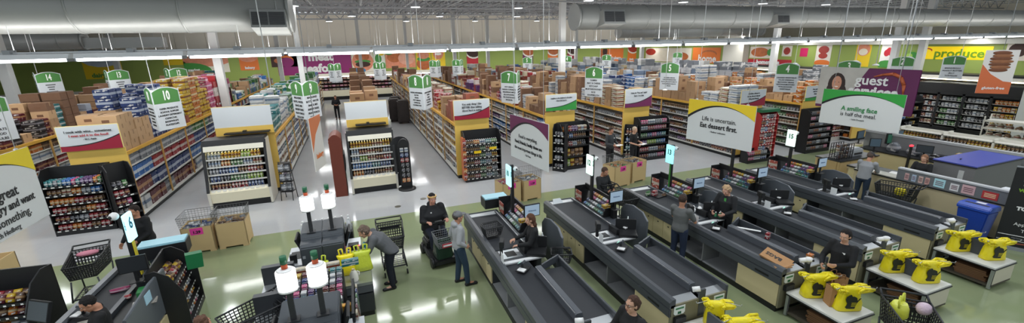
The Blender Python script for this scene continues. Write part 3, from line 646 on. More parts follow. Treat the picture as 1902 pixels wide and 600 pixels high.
# guest services board
t = thing('guest_services_sign', 'purple guest services board with a picture of a smiling person', 'sign', (16.85, 9.65, 2.55), -math.pi/2+.04)
w, h = 3.05, 1.5
MB().box(-w/2, -.015, 0, w/2, .015, h).build('board', mat('5f2050', .45), t, bevel=.05)
n = 14; pts = [(-w/2, -.02, h), (-w/2, -.02, .1)]+[(-w/2+w*(.36+.0*i)+w*.16*(i/n)**1.6, -.02, .1+(h-.1)*i/n) for i in range(n+1)]
MB().prism(pts, (0, .004, 0)).build('picture_panel', mat('b9b5ae', .5, noise=.35, nscale=1.4), t)
b = MB(); b.ball((-w/2+.63, -.02, h-.62), (.3, .012, .42), 0); b.ball((-w/2+.5, -.02, h-.85), (.2, .011, .3), 0); b.ball((-w/2+.8, -.02, h-.9), (.2, .011, .3), 0)
b.ball((-w/2+.64, -.028, h-.58), (.17, .012, .26), 1); b.ball((-w/2+.64, -.026, h-.95), (.12, .012, .22), 1); b.ball((-w/2+.64, -.026, h-1.2), (.34, .012, .22), 2)
b.ball((-w/2+.58, -.038, h-.54), (.022, .006, .012), 0); b.ball((-w/2+.71, -.038, h-.54), (.022, .006, .012), 0); b.ball((-w/2+.65, -.038, h-.7), (.06, .006, .018), 3)
b.build('portrait', [mat('2e1d17', .6), mat('c98f74', .6), mat('5f8a4a', .6), mat('f2e8e2', .5)], t)
text('guest', .46, WHITE, t, (.2, -.03, h-.42), off=.01); text('services', .46, WHITE, t, (.28, -.03, h-.8), off=.02)
b = MB(); pr = [(.25, h-.28), (.5, h-.2), (.8, h-.16), (1.02, h-.26), (1.14, h-.5), (1.17, h-.82)]
for i in range(5): b.tube((pr[i][0], -.022, pr[i][1]), (pr[i+1][0], -.022, pr[i+1][1]), .02+.035*min(1, i/2), .02+.035*min(1, (i+1)/2) if i < 4 else .02, n=8)
b.build('boomerang_mark', mat('b0552c', .5, noise=.3, nscale=6), t)
for s in (-1, 1): MB().tube((s, 0, h), (s, 0, 5.3), .01).build('hanging_wire', LGREY, t)
# hanging food banners
t = thing('hanging_banner', 'white and orange hanging gluten-free banner at the right edge', 'banner', (21.9, 8.35, 3.0), -math.pi/2+.6)
MB().box(-.42, -.01, 0, .42, .01, 1.55).build('banner_sheet', mat('d9d4cf', .5), t)
MB().prism([(-.42, -.016, 0), (.42, -.016, 0), (.42, -.016, .42), (.2, -.016, .45), (-.15, -.016, .7), (-.42, -.016, 1.05)], (0, .004, 0)).build('orange_field', mat('c9673a', .5), t)
b = MB()
for i in range(7): b.ball((-.0+.03*(i % 2), -.02, .85+i*.1), (.3-.02*abs(i-3), .012, .07), i % 2)
b.build('bread_picture', [mat('6d3f24', .6, noise=.4, nscale=4), mat('8d5a38', .6, noise=.3)], t)
text('gluten-free', .13, WHITE, t, (0, -.025, .2), off=.003); MB().tube((0, 0, 1.55), (0, 0, 5), .008).build('hanging_wire', LGREY, t)
t = thing('hanging_banner', 'narrow orange and white banner hanging edge-on in front of aisle sign 9', 'banner', (-1.05, 11.6, 2.1), math.pi/2-.25)
MB().box(-.4, -.01, 0, .4, .01, 1.35).build('banner_sheet', mat('dcd8d2', .5), t)
MB().prism([(-.4, -.016, 1.35), (-.4, -.016, .5), (-.1, -.016, .9), (.4, -.016, 1.2), (.4, -.016, 1.35)], (0, .004, 0)).build('orange_field', mat('d97b4a', .5), t)
text('bakery', .18, ORNG, t, (0, -.025, .35), off=.004); MB().tube((0, 0, 1.35), (0, 0, 5.6), .008).build('hanging_wire', LGREY, t)
# bare hanging rods
for (x, y, z0, lab) in ((21.0, 10.9, 2.75, 'white hanging rod with a disc foot near aisle sign 1'), (-2.2, 13.5, 4.0, 'thin white hanging rod beside the big left duct'), (12.9, 15.2, 3.0, 'thin white rod hanging behind the yellow quote board'), (17.7, 9.9, 4.1, 'thin white rod hanging above the guest services board')):
    t = thing('hanging_rod', lab, 'rod', (x, y, z0)); MB().tube((0, 0, 0), (0, 0, 8-z0), .014, n=8).build('rod', mat('d3d5d6', .4), t); MB().lathe([(.1, 0), (.1, .03), (.03, .06)], n=14).build('disc_foot', WHITE, t)
# ------------------------------------------------------------------ drink coolers
def cooler(x, y, w, h, rows, label, dep=1.0, hdr=None):
    t = thing('drink_cooler', label, 'cooler', (x, y, 0)); W_ = w/2
    CR = mat('ded7bc', .45); 
    MB().box(-W_+.05, .06, 0, W_-.05, dep, .22).build('black_base', BLACK, t)
    MB().prism([(-W_+.06, 0, .22), (-W_+.06, dep, .22), (-W_+.06, dep, .62), (-W_+.06, .05, .62), (-W_+.06, -.02, .55)], (w-.12, 0, 0)).build('front_panel', CR, t)
    MB().box(-W_+.06, dep-.08, .5, W_-.06, dep, h-.18).build('back_wall', BLACK, t)
    for s in (-1, 1):
        x0 = s*W_; prof = [(x0, -.04, .03), (x0, dep, .03), (x0, dep, h-.1), (x0, .38, h-.1), (x0, .22, h-.6), (x0, .05, .95), (x0, -.06, .6)]
        MB().prism(prof, (-s*.07, 0, 0)).build('side_panel', mat('cfcbbd', .4), t)
        MB().prism([(x0+s*.004, p[1]-.012, p[2]) for p in prof[3:]]+[(x0+s*.004, p[1]+.03, p[2]) for p in prof[3:][::-1]], (-s*.08, 0, 0)).build('side_trim', BLACK, t)
    MB().prism([(-W_+.02, .3, h-.2), (-W_+.02, dep, h-.2), (-W_+.02, dep, h-.02), (-W_+.02, .36, h-.02)], (w-.04, 0, 0)).build('canopy', BLACK, t)
    MB().prism([(-W_+.06, .22, h-.36), (-W_+.06, .26, h-.36), (-W_+.06, .33, h-.2), (-W_+.06, .29, h-.2)], (w-.12, 0, 0)).build('canopy_panel', mat('cfccbe', .5), t)
    MB().tube((-W_+.12, .33, h-.33), (W_-.12, .33, h-.33), .018).build('lamp_tube', mat('fff4b8', .4, emit=7), t)
    nsh = len(rows)
    for i, (r_, hh, cols) in enumerate(rows):
        z = .64+i*(h-1.12)/(nsh-.35); yf = .06+.2*(i/nsh)+.02
        b = MB(); b.box(-W_+.08, yf, z-.02, W_-.08, dep-.08, z, 0); b.box(-W_+.08, yf-.015, z-.03, W_-.08, yf, z+.02, 1); b.build('shelf', [BLACK, mat('c9c9c4', .4)], t)
        n = int((w-.22)/(2*r_+.012)); me = bottle_mesh(r_, hh)
        for q in range(n):
            c = cols[int(q/n*len(cols))]
            for row in range(2):
                if row and i < 1: continue
                put('drink_bottle', me, x-W_+.11+r_+q*(2*r_+.012), y+yf+.04+r_+row*(2*r_+.02), z, rnd.random()*6, pm(c), '%s drink bottle on shelf %s of the %s' % (c, ['one', 'two', 'three', 'four', 'five', 'six'][i], hdr), 'bottle', 'drink bottles in the '+hdr)
    b = MB()
    for i in range(int(w/.16)): b.box(-W_+.12+i*.16, -.005, .6, -W_+.22+i*.16, .003, .635)
    b.build('price_tag', WHITE, t)
    return t
cooler(-3.98, 15.65, 1.85, 2.28, [(.042, .24, ['maroon', 'red', 'navy']), (.042, .24, ['navy', 'black', 'green', 'green', 'lime', 'lime']), (.04, .22, ['grey', 'navy', 'blue', 'brown', 'red', 'maroon']), (.04, .22, ['white', 'orange', 'green', 'white', 'cream']), (.042, .22, ['white', 'yellow', 'yellow', 'lime', 'yellow'])],
       'open drink cooler with cream panels left of aisle 9', 1.0, 'left drink cooler')
cooler(.32, 15.35, 1.62, 2.28, [(.04, .22, ['orange', 'black', 'brown', 'cream']), (.042, .24, ['blue', 'blue', 'blue', 'teal', 'navy', 'navy']), (.04, .24, ['white', 'lime', 'cream', 'maroon', 'red']), (.04, .22, ['white', 'maroon', 'cream', 'brown', 'grey']), (.04, .22, ['yellow', 'yellow', 'cream', 'yellow'])],
       'open drink cooler with cream panels between aisles 9 and 8', 1.0, 'right drink cooler')
def blank_header(x0, x1, y, z0, z1, label):
    t = thing('blank_header_board', label, 'sign', ((x0+x1)/2, y, z0)); w = x1-x0
    MB().box(-w/2, 0, .0, w/2, .03, z1-z0).build('board', mat('c9ced2', .4), t); MB().box(-w/2-.01, -.002, z1-z0, w/2+.01, .032, z1-z0+.02).build('top_edge', mat('dcc88a', .5), t)
    MB().box(-w/2, -.02, -.28, w/2, .03, .0).build('yellow_board', YELLOWP, t); MB().box(-w/2+.3, -.32, -.2, w/2-.1, -.05, -.16).build('spotlight_bar', BLACK, t)
    MB().box(-.05, -.2, -.2, .05, 0, -.12).build('arm', BLACK, t)
blank_header(-4.65, -2.88, 16.85, 2.52, 3.22, 'blank pale board on top behind the left drink cooler')
blank_header(-.42, 1.05, 16.38, 2.55, 3.18, 'blank pale board on top behind the right drink cooler')
# brown display and rounded black rack beside the right cooler
t = thing('brown_display_cabinet', 'tall dark red-brown narrow cabinet left of the right drink cooler', 'cabinet', (-.85, 15.3, 0), 0)
BR = mat('6b2f20', .5, noise=.1)
n = 8; prof = [(-.2, 0, .0), (.2, 0, 0), (.2, 0, 2.1)]+[(.2-.4*i/n, 0, 2.1+.14*math.sin(math.pi*i/n)) for i in range(1, n)]+[(-.2, 0, 2.1)]
MB().prism(prof, (0, 1.0, 0)).build('body', BR, t); MB().box(-.21, .02, 1.95, .0, .96, 2.0).build('ledge', mat('7a3a2a', .5), t); MB().box(.2, .1, .9, .24, .9, 1.5).build('side_pocket', BLACK, t)
t = thing('battery_rack', 'rounded black rack with hanging packets right of the right drink cooler', 'rack', (1.42, 15.2, 0))
MB().lathe([(.32, 0), (.32, .04), (.2, .06)], n=20).build('round_base', BLACK, t)
n = 10; prof = [(-.2, 0, .05), (.2, 0, .05), (.2, 0, 1.6)]+[(.2*math.cos(math.pi*i/n), 0, 1.6+.3*math.sin(math.pi*i/n)) for i in range(1, n)]+[(-.2, 0, 1.6)]
MB().prism(prof, (0, .12, 0)).build('back_board', BLACK, t); MB().prism([(p[0]*1.7-.1, p[1]+.35, p[2]*1.02) for p in prof], (0, .06, 0)).build('rear_board', mat('202124', .4), t)
BAT = ['black', 'black', 'orange', 'red', 'navy', 'white', 'black']
for i in range(7):
    for j in range(2):
        put('battery_packet', box_mesh(.12, .05, .15), 1.42-.09+j*.16, 15.12, .3+i*.19, 0, pm(['orange', 'black', 'black', 'black', 'red', 'navy', 'white'][i]), 'small %s packet hanging on the rounded black rack' % ['orange', 'black', 'black', 'black', 'red', 'navy', 'white'][i], 'packet', 'packets hanging on the rounded black rack')
# wire magazine rack
t = thing('wire_rack', 'thin black wire rack with clear packets right of the left drink cooler', 'rack', (-2.6, 15.75, 0), -.3)
b = MB()
for sx in (-.2, .2):
    b.tube((sx, -.12, 0), (sx*.9, .05, 1.35), .014); b.tube((sx, .25, 0), (sx*.9, .08, 1.35), .014)
for z in (.3, .65, 1.0, 1.3): b.box(-.2, -.12+z*.1, z, .2, .2, z+.012); b.tube((-.2, -.13+z*.1, z+.07), (.2, -.13+z*.1, z+.07), .006)
b.build('frame', BLACK, t)
for i, z in enumerate((.31, .66, 1.01)):
    for j in range(2): put('magazine_bundle', bag_mesh(.2, .12, .26), -2.6+(-.1+j*.2), 15.78+z*.03, z+.01, -.3, pm('grey'), 'clear grey packet in the thin black wire rack', 'packet', 'packets in the thin black wire rack')

# ------------------------------------------------------------------ end racks
def rack(x, y, w, d, h, levels, label, cat='rack', rz=0, side=True, slope=.0, tags=True, top=None, metal=BLACK):
    t = thing('end_rack', label, cat, (x, y, 0), rz); W_ = w/2
    MB().box(-W_, 0, 0, W_, d, .1).build('base', metal, t); MB().box(-W_, d-.03, .1, W_, d, h).build('back_panel', metal, t)
    if side:
        for s in (-1, 1): MB().prism([(s*W_, 0, .1), (s*W_, d, .1), (s*W_, d, h), (s*W_, d*.35, h), (s*W_, 0, h-.18)], (-s*.02, 0, 0)).build('side_panel', metal, t)
    for z in levels:
        b = MB(); b.box(-W_+.02, .01, z-.02, W_-.02, d-.03, z); b.box(-W_+.02, -.005, z-.035, W_-.02, .012, z+.02, 0)
        if tags:
            for i in range(int(w/.17)): b.box(-W_+.06+i*.17, -.011, z-.02, -W_+.14+i*.17, -.005, z+.014, 1)
        b.build('shelf', [metal, mat('d9d9d2', .5)], t)
    return t
def stock(x, y, rz, w, levels, rows, kind, shape, size, label_where, cat=None, depth2=0, ins=.05, lean=0):
    pw, pd, ph = size; R_ = Matrix.Rotation(rz, 3, 'Z')
    for i, z in enumerate(levels):
        cols = rows[i % len(rows)]; n = int((w-2*ins)/pw)
        me = {'bag': bag_mesh, 'box': box_mesh}[shape](round(pw*.92, 3), pd, ph) if shape in ('bag', 'box') else (bottle_mesh(pw*.46, ph) if shape == 'bottle' else can_mesh(pw*.46, ph))
        for row in range(1+depth2):
            for q in range(n):
                c = cols[int(q/n*len(cols))]
                p = R_ @ Vector((-w/2+ins+pw*(q+.5), .05+pd/2+row*(pd+.02), z)); o = put(kind, me, x+p.x, y+p.y, z, rz+rnd.uniform(-.12, .12), pm(c), '%s %s on the %s' % (c, kind.replace('_', ' '), label_where), cat or kind.split('_')[-1], kind.replace('_', ' ')+'s on the '+label_where)
                if lean: o.rotation_euler[0] = lean
# candy rack at the end of the run left of aisle 10
LV = [.14, .4, .66, .92, 1.2]
rack(-7.86, 15.05, 1.42, .55, 1.95, LV+[1.46], 'wide black candy rack with six full shelves under the wine sign', side=True)
stock(-7.86, 15.05, 0, 1.42, LV, [['red', 'orange', 'red', 'brown', 'red'], ['maroon', 'black', 'grey', 'red', 'maroon'], ['red', 'brown', 'brown', 'orange', 'red'], ['orange', 'orange', 'red', 'maroon', 'brown'], ['brown', 'cream', 'orange', 'grey', 'blue']], 'candy_bag', 'bag', (.11, .09, .16), 'wide candy rack under the wine sign', 'bag', 1)
stock(-7.86, 15.05, 0, 1.42, [1.47], [['teal', 'grey', 'teal', 'blue', 'pink', 'teal', 'purple', 'purple', 'orange', 'green']], 'sweet_bag', 'bag', (.1, .1, .17), 'top shelf of the wide candy rack', 'bag', 2)
rack(-6.75, 15.1, .6, .42, 1.95, [.14, .42, .7, .98, 1.26], 'narrow black side rack of battery and snack packs right of the candy rack', rz=.75)
stock(-6.75, 15.1, .75, .6, [.14, .42, .7, .98, 1.26], [['green', 'black'], ['black', 'grey'], ['maroon', 'pink'], ['red', 'maroon'], ['black', 'green']], 'snack_packet', 'bag', (.13, .1, .19), 'narrow side rack right of the candy rack', 'packet', 0)
# rack of bottles at the end of the run right of aisle 8
L8_ = [.12, .38, .66, .93, 1.2, 1.46]
rack(4.35, 15.0, 1.45, .5, 1.95, L8_, 'black rack of jars with two yellow price cards right of aisle 8')
stock(4.35, 15.0, 0, 1.4, L8_, [['brown', 'red', 'green', 'white', 'teal'], ['brown', 'brown', 'green', 'cream', 'grey'], ['brown', 'red', 'teal', 'white', 'cream'], ['maroon', 'brown', 'green', 'white', 'yellow'], ['brown', 'brown', 'green', 'cream', 'green'], ['brown', 'orange', 'white', 'teal', 'green']], 'sauce_jar', 'bottle', (.078, .078, .17), 'jar rack right of aisle 8', 'jar', 1)
t = thing('snack_strip', 'narrow strip of red snack packs hung on the left side of the jar rack', 'rack', (3.6, 14.95, 0))
MB().box(-.05, 0, .1, .05, .35, 1.75).build('strip_panel', mat('b5653c', .6), t)
for i in range(7): put('snack_packet', bag_mesh(.13, .08, .17), 3.6, 14.9, .2+i*.22, 0, pm(['red', 'orange', 'maroon'][i % 3]), '%s snack packet on the strip left of the jar rack' % ['red', 'orange', 'maroon'][i % 3], 'packet', 'snack packets on the strip left of the jar rack')
for i, (dx, z) in enumerate(((-.3, 1.12), (.32, 1.22))):
    tag(MB().box(-.14, 0, 0, .14, .008, .1).build('price_card', mat('f0c815', .5), None, (4.42+dx, 14.965, z)), 'yellow price card on the %s side of the jar rack' % ('left', 'right')[i], 'price card')
# chips rack
L7_ = [.12, .55, 1.0, 1.35, 1.62]
rack(8.3, 14.9, 1.3, .5, 1.95, L7_, 'black rack of chips and nuts at the end of the run right of aisle 7', tags=False)
stock(8.3, 14.9, 0, 1.26, [.12, .55], [['yellow', 'lime', 'yellow', 'brown', 'tan', 'tan'], ['lime', 'yellow', 'brown', 'tan', 'tan']], 'chip_bag', 'bag', (.2, .14, .33), 'chips rack right of aisle 7', 'bag', 0)
stock(8.3, 14.9, 0, 1.26, [1.0, 1.35], [['maroon', 'red', 'white', 'brown', 'black'], ['yellow', 'blue', 'maroon', 'brown', 'brown']], 'nut_jar', 'bottle', (.1, .1, .2), 'chips rack right of aisle 7', 'jar', 1)
stock(8.3, 14.9, 0, 1.26, [1.63], [['orange', 'red', 'purple', 'purple', 'cream', 'white', 'cream']], 'top_shelf_box', 'box', (.14, .14, .2), 'top shelf of the chips rack right of aisle 7', 'box', 0)
rack(7.5, 14.86, .55, .3, 1.95, [.15, .5, .85, 1.2, 1.5], 'narrow black side rack with white packets left of the chips rack', rz=-.9)
stock(7.5, 14.86, -.9, .5, [.15, .5, .85, 1.2, 1.5], [['black', 'grey'], ['grey', 'black']], 'white_packet', 'box', (.12, .06, .16), 'narrow side rack left of the chips rack', 'packet')
# rack of cups behind the clerks
L6_ = [.12, .42, .74, 1.06, 1.38, 1.64]
rack(12.15, 14.75, 1.55, .5, 1.9, L6_, 'black rack of colourful tubs behind the two clerks', tags=False)
stock(12.15, 14.75, 0, 1.5, L6_, [['maroon', 'grey', 'pink'], ['red', 'white', 'maroon'], ['purple', 'lime', 'lime', 'teal', 'blue'], ['green', 'navy', 'pink', 'navy', 'teal'], ['white', 'red', 'pink', 'red'], ['pink', 'white', 'grey', 'pink']], 'tub', 'can', (.125, .12, .17), 'rack of tubs behind the two clerks', 'tub', 0)
rack(11.05, 15.0, .55, .3, 1.6, [.15, .5, .85, 1.2], 'narrow black side rack left of the rack of tubs', rz=-.8)
stock(11.05, 15.0, -.8, .5, [.15, .5, .85, 1.2], [['cream', 'grey'], ['teal', 'white'], ['blue', 'navy'], ['maroon', 'cream']], 'spray_bottle', 'bottle', (.12, .1, .24), 'narrow side rack left of the rack of tubs', 'bottle')
# red greeting rack behind the yellow quote board, and the dark racks further right
rack(16.5, 12.75, 1.0, .5, 2.1, [.15, .42, .7, .98, 1.26, 1.54, 1.8], 'red and white packet rack with a dark green top right of the yellow quote board', metal=mat('a32a2a', .5))
stock(16.5, 12.75, 0, .95, [.15, .42, .7, .98, 1.26, 1.54, 1.8], [['red', 'white', 'black', 'red'], ['white', 'blue', 'red', 'cream'], ['maroon', 'white', 'red', 'red']], 'card_packet', 'box', (.14, .06, .2), 'red packet rack right of the yellow quote board', 'packet')
tag(MB().box(-.52, 0, 0, .52, .5, .12).build('rack_topper', DKGREEN, None, (16.5, 12.75, 2.1)), 'dark green topper board on the red packet rack', 'topper')
rack(15.9, 12.55, 1.3, .4, .55, [.12, .34], 'low black rack of pink packets under the yellow quote board', tags=False)
stock(15.9, 12.55, 0, 1.25, [.12, .34], [['pink', 'white', 'navy'], ['pink', 'orange', 'grey']], 'pink_packet', 'box', (.12, .1, .16), 'low black rack under the yellow quote board', 'packet')
rack(19.75, 12.7, 1.6, .5, 2.0, [.15, .42, .7, .98, 1.26, 1.54, 1.78], 'black rack of small dark and pink goods behind lane pole 15', tags=False)
stock(19.75, 12.7, 0, 1.55, [.15, .42, .7, .98, 1.26, 1.54, 1.78], [['black', 'maroon', 'grey', 'black', 'pink'], ['maroon', 'black', 'white', 'black', 'grey'], ['pink', 'black', 'maroon', 'grey', 'black']], 'cosmetic_box', 'box', (.11, .08, .15), 'black rack behind lane pole 15', 'box')
rack(26.6, 12.9, 2.0, .5, 2.1, [.3, .65, 1.0, 1.4, 1.8], 'tall black rack of blue can packs and yellow goods right of the guest services board', tags=False)
stock(26.15, 12.9, 0, 1.0, [1.0, 1.4, 1.8], [['blue', 'blue', 'blue']], 'can_multipack', 'box', (.25, .2, .25), 'tall black rack right of the guest services board', 'pack')
stock(27.15, 12.9, 0, .8, [.3, .65, 1.0, 1.4], [['yellow', 'grey'], ['black', 'yellow']], 'yellow_tub', 'box', (.18, .2, .16), 'right half of the tall black rack', 'tub')
rack(22.6, 14.0, 1.9, .5, 1.15, [.15, .5, .85], 'low rack of red and gold tins behind the printer counter', tags=False, metal=mat('c9c6bd', .5))
stock(22.6, 14.0, 0, 1.8, [.15, .5, .85], [['red', 'maroon', 'red'], ['cream', 'red', 'maroon']], 'gold_tin', 'box', (.2, .2, .22), 'low rack behind the printer counter', 'tin')

# ------------------------------------------------------------------ crates on the sales floor
def crate(x, y, rz, label, basket=True, price=True, cols=('grey', 'navy', 'white'), w=.68, d=.62, h=.72, n=12, kind='bargain_packet', bl=None):
    t = thing('display_crate', label, 'crate', (x, y, 0), rz); W_, D_ = w/2, d/2; PB = mat('c6ab7c', .7, noise=.06, nscale=1)
    b = MB()
    for s in (-1, 1): b.box(s*W_, -D_, .05, s*(W_-.02), D_, h); b.box(-W_, s*D_, .05, W_, s*(D_-.02), h)
    b.box(-W_+.02, -D_+.02, .05, W_-.02, D_-.02, h*.72)
    for sx in (-1, 1):
        for sy in (-1, 1): b.box(sx*W_, sy*D_, 0, sx*(W_-.14), sy*(D_-.14), .05)
    b.build('box_body', PB, t)
    if basket:
        b = MB(); r = .005; hz = .3
        for i in range(11):
            u = -1+i*.2
            for s in (-1, 1):
                b.tube((u*W_, s*D_, h), (u*W_*1.08, s*D_*1.1, h+hz), r*.7, n=4, caps=False); b.tube((s*W_, u*D_, h), (s*W_*1.08, u*D_*1.1, h+hz), r*.7, n=4, caps=False)
        for k in range(6):
            f = k/5; a, c = W_*(1+.08*f), D_*(1+.1*f); z = h+hz*f; rr = r*(1.4 if k == 5 else .7)
            b.path([(-a, -c, z), (a, -c, z), (a, c, z), (-a, c, z), (-a, -c, z)], rr, 4)
        b.build('wire_basket', mat('6d6f70', .4, .6), t)
    if price:
        s = MB(); s.box(-.14, -D_-.006, h-.2, .14, -D_, h-.02); p = s.build('price_sign', PINK, t); text('1.29', .1, TXT, p, (0, -D_-.01, h-.13), off=.004)
    R_ = Matrix.Rotation(rz, 3, 'Z')
    for i in range(n):
        u = (i % 4-1.5)*.15; v = (i//4-1)*.16; p = R_ @ Vector((u, v, 0)); c = cols[i % len(cols)]
        o = put(kind, bag_mesh(.15, .1, .17), x+p.x, y+p.y, h*.72+.0, rz+rnd.uniform(-1, 1), pm(c), '%s packet inside the %s' % (c, bl), 'packet', 'packets inside the '+bl)
        o.rotation_euler[0] = rnd.uniform(-.5, .5); o.location[2] += .04
crate(-4.25, 12.5, .02, 'wood crate with wire basket and pink sign in front of the left cooler', bl='crate with pink sign by the left cooler')
crate(-3.5, 12.52, .02, 'wood crate with wire basket and no sign in front of the left cooler', price=False, cols=('brown', 'tan', 'grey'), bl='unsigned crate by the left cooler')
crate(4.45, 12.55, .12, 'crate of red packets with wire basket and pink sign near the hoodie man', cols=('red', 'white', 'pink'), bl='crate of red packets near the checkout')
crate(5.2, 12.6, .12, 'crate with pink sign and white packets right of the crate of red packets', cols=('white', 'grey', 'white'), basket=True, bl='crate of white packets near the checkout')
crate(8.7, 12.5, .2, 'crate with two pink signs below the standing clerks', w=.8, cols=('green', 'tan', 'orange'), h=.8, bl='crate below the standing clerks')
crate(9.6, 12.75, .2, 'crate with pink sign under the arm of the clerk with papers', w=.75, cols=('black', 'brown', 'grey'), h=.8, basket=False, bl='crate right of the two-sign crate')
crate(-8.15, 12.0, 0, 'light wood crate cut by the left edge below the rice board', n=0, basket=False, bl='crate at the left edge')
# floor drains
for i, (x, y) in enumerate(((-2.0, 15.2), (.9, 13.5), (1.8, 13.9))):
    tag(MB().lathe([(.1, 0), (.1, .006), (.08, .008)], n=16).build('floor_outlet', mat('6d6a60', .5, .4), None, (x, y, 0.001)), 'small round metal floor cover %s' % ('in aisle 9 near the wire rack', 'in front of the right drink cooler', 'left of the jar rack')[i], 'floor cover')
# black wrapped carts and meat case at the far end
t = thing('meat_case', 'long far meat case with cream front and lit rows of packages', 'refrigerated case', (2.0, 47.2, 0))
MB().box(-6, -.55, 0, 7, -.05, .35).build('kick_base', BLACK, t); MB().box(-6, -.7, .35, 7, .3, .95).build('front_panel', mat('ddd6bc', .5), t); MB().box(-6, .25, .95, 7, .35, 2.4).build('back_wall', mat('4c3a36', .6), t); MB().box(-6, -.4, 2.35, 7, .35, 2.62).build('canopy', mat('ded9c8', .5), t)
MB().tube((-5.9, -.3, 2.3), (6.9, -.3, 2.3), .03).build('lamp_tube', TUBE, t)
for i in range(4): MB().box(-6, -.55+.12*i, .96+i*.35, 7, .25, .98+i*.35).build('shelf', mat('2a2526', .5), t)
for i in range(4):
    for q in range(34):
        c = rnd.choice(['red', 'maroon', 'pink', 'white', 'cream']); put('meat_tray', box_mesh(.3, .22, .16), 2-5.8+q*.37, 46.85+.12*i, .98+i*.35, 0, pm(c), '%s tray pack in the far meat case' % c, 'tray', 'tray packs in the far meat case')
for i, (x, y) in enumerate(((3.1, 32.0), (3.35, 29.5), (2.9, 30.6))):
    t = thing('covered_cart', ['black covered tall cart with dotted cover in aisle 8', 'dark covered cart beside the shelves of aisle 8', 'dark wrapped cart in front of the other covered carts'][i], 'cart', (x-.4, y, 0))
    MB().cbox((0, 0, .85), (.75, .9, 1.5)).build('cover', mat('2b2422', .7, noise=.4, nscale=5), t, bevel=.08)
    for sx in (-.3, .3): MB().tube((sx-.03, 0, .06), (sx+.03, 0, .06), .06, n=10).build('wheel', BLACK, t)
# refrigerated door cases along the right
t = thing('glass_door_case', 'long black refrigerated case with glass doors at the right', 'refrigerated case', (29.4, 0, 0))
y0, y1 = 4.0, 14.2
MB().box(0, y0, 0, 1.1, y1, .3).build('kick_base', BLACK, t); MB().box(0, y0, 2.15, 1.1, y1, 2.65).build('top_panel', BLACK, t); MB().box(.95, y0, .3, 1.1, y1, 2.15).build('back_wall', mat('232527', .6), t)
MB().box(0, y1-.06, .3, 1.1, y1, 2.15).build('end_panel', BLACK, t)
nd = 10
for i in range(nd):
    ya = y0+i*(y1-y0)/nd; yb = ya+(y1-y0)/nd
    b = MB(); b.box(-.03, ya, .3, .03, ya+.05, 2.15); b.box(-.03, yb-.05, .3, .03, yb, 2.15); b.box(-.03, ya, .3, .03, yb, .38); b.box(-.03, ya, 2.07, .03, yb, 2.15); b.tube((-.05, ya+.09, .8), (-.05, ya+.09, 1.6), .012)
    b.build('door_frame', BLACK, t)
    MB().tube((.12, ya+.05, .4), (.12, ya+.05, 2.1), .015).build('lamp_tube', mat('fff8ea', .4, emit=3.5), t)
    for z in (.45, .78, 1.1, 1.42, 1.75): MB().box(.2, ya+.05, z-.015, .95, yb-.02, z).build('shelf', mat('b9bab8', .5), t)
    if yb > 7.5:
        for z in (.45, .78, 1.1, 1.42, 1.75):
            pal = [['cream', 'maroon', 'white'], ['white', 'grey', 'green'], ['white', 'black', 'grey'], ['yellow', 'cream', 'orange']][(nd-1-i) % 4]
            for q in range(6):
                c = rnd.choice(pal); put('frozen_carton', box_mesh(.2, .13, .2), 29.78, ya+.14+q*.15, z, 0, pm(c), '%s carton behind the glass doors of the right-hand case' % c, 'carton', 'cartons behind the glass doors of the right-hand case')
# produce cases at the back right
for i, (x, y, w_, lab) in enumerate(((33.6, 16.0, 9, 'near produce case of greens and fruit under the produce sign'), (33.6, 25.2, 8, 'further produce case along the right wall'))):
    t = thing('produce_case', lab, 'refrigerated case', (x, y, 0)); L_ = w_/2
    MB().box(0, -L_, 0, 1.6, L_, .9).build('base_panel', CREAM, t); MB().box(1.4, -L_, .9, 1.6, L_, 2.7).build('back_wall', BLACK, t)
    MB().box(.3, -L_, 2.55, 1.6, L_, 2.75).build('canopy', mat('e3dfd2', .5), t); MB().box(.28, -L_, 2.75, 1.6, L_, 2.85).build('black_trim', BLACK, t); MB().tube((.5, -L_+.1, 2.5), (.5, L_-.1, 2.5), .03).build('lamp_tube', mat('fff2c4', .4, emit=6), t)
    for z, d in ((1.2, .3), (1.65, .6), (2.1, .85)):
        MB().box(d, -L_, z-.03, 1.4, L_, z).build('shelf', WHITE, t)
        for q in range(int(w_/.3)):
            c = rnd.choice(['orange', 'yellow', 'green', 'lime', 'brown', 'tan', 'red']); put('produce_crate', box_mesh(.35, .27, .2), x+d+.22, y-L_+.15+q*.3, z, 0, pm(c), '%s tray of produce in the %s' % (c, lab.split(' of')[0].split(' along')[0]), 'tray', 'trays in the '+lab.split(' of')[0].split(' along')[0])
# white slatted shelving with jars between service desk and glass doors
t = thing('white_jar_shelving', 'low white shelf unit with rows of yellow jars behind the blue table', 'shelving', (22.6, 8.8, 0), 0)
WP = mat('d6d3c8', .5)
for z in (.3, .62, .94, 1.2): MB().box(-.35, -2.2, z-.03, .35, 2.2, z).build('shelf', WP, t)
for y in (-2.2, -.75, .75, 2.2): MB().box(-.35, y-.03, 0, .35, y+.03, 1.3).build('upright', WP, t)
MB().box(-.02, -2.2, .1, .02, 2.2, 1.3).build('back_panel', WP, t)
stock(22.28, 8.8, -math.pi/2, 4.3, [.62, .94], [['yellow', 'yellow', 'brown', 'yellow'], ['yellow', 'brown', 'yellow', 'brown']], 'honey_jar', 'bottle', (.11, .1, .2), 'white shelf unit behind the blue table', 'jar')
t = thing('white_bread_rack', 'open white slatted rack at the right edge beside the column', 'shelving', (25.4, 8.3, 0), .2)
for z in (.25, .6, .95, 1.3, 1.6):
    b = MB(); b.box(-.5, -1.2, z-.02, .5, 1.2, z); b.box(-.52, -1.2, z-.03, -.48, 1.2, z+.05); b.build('shelf', WP, t)
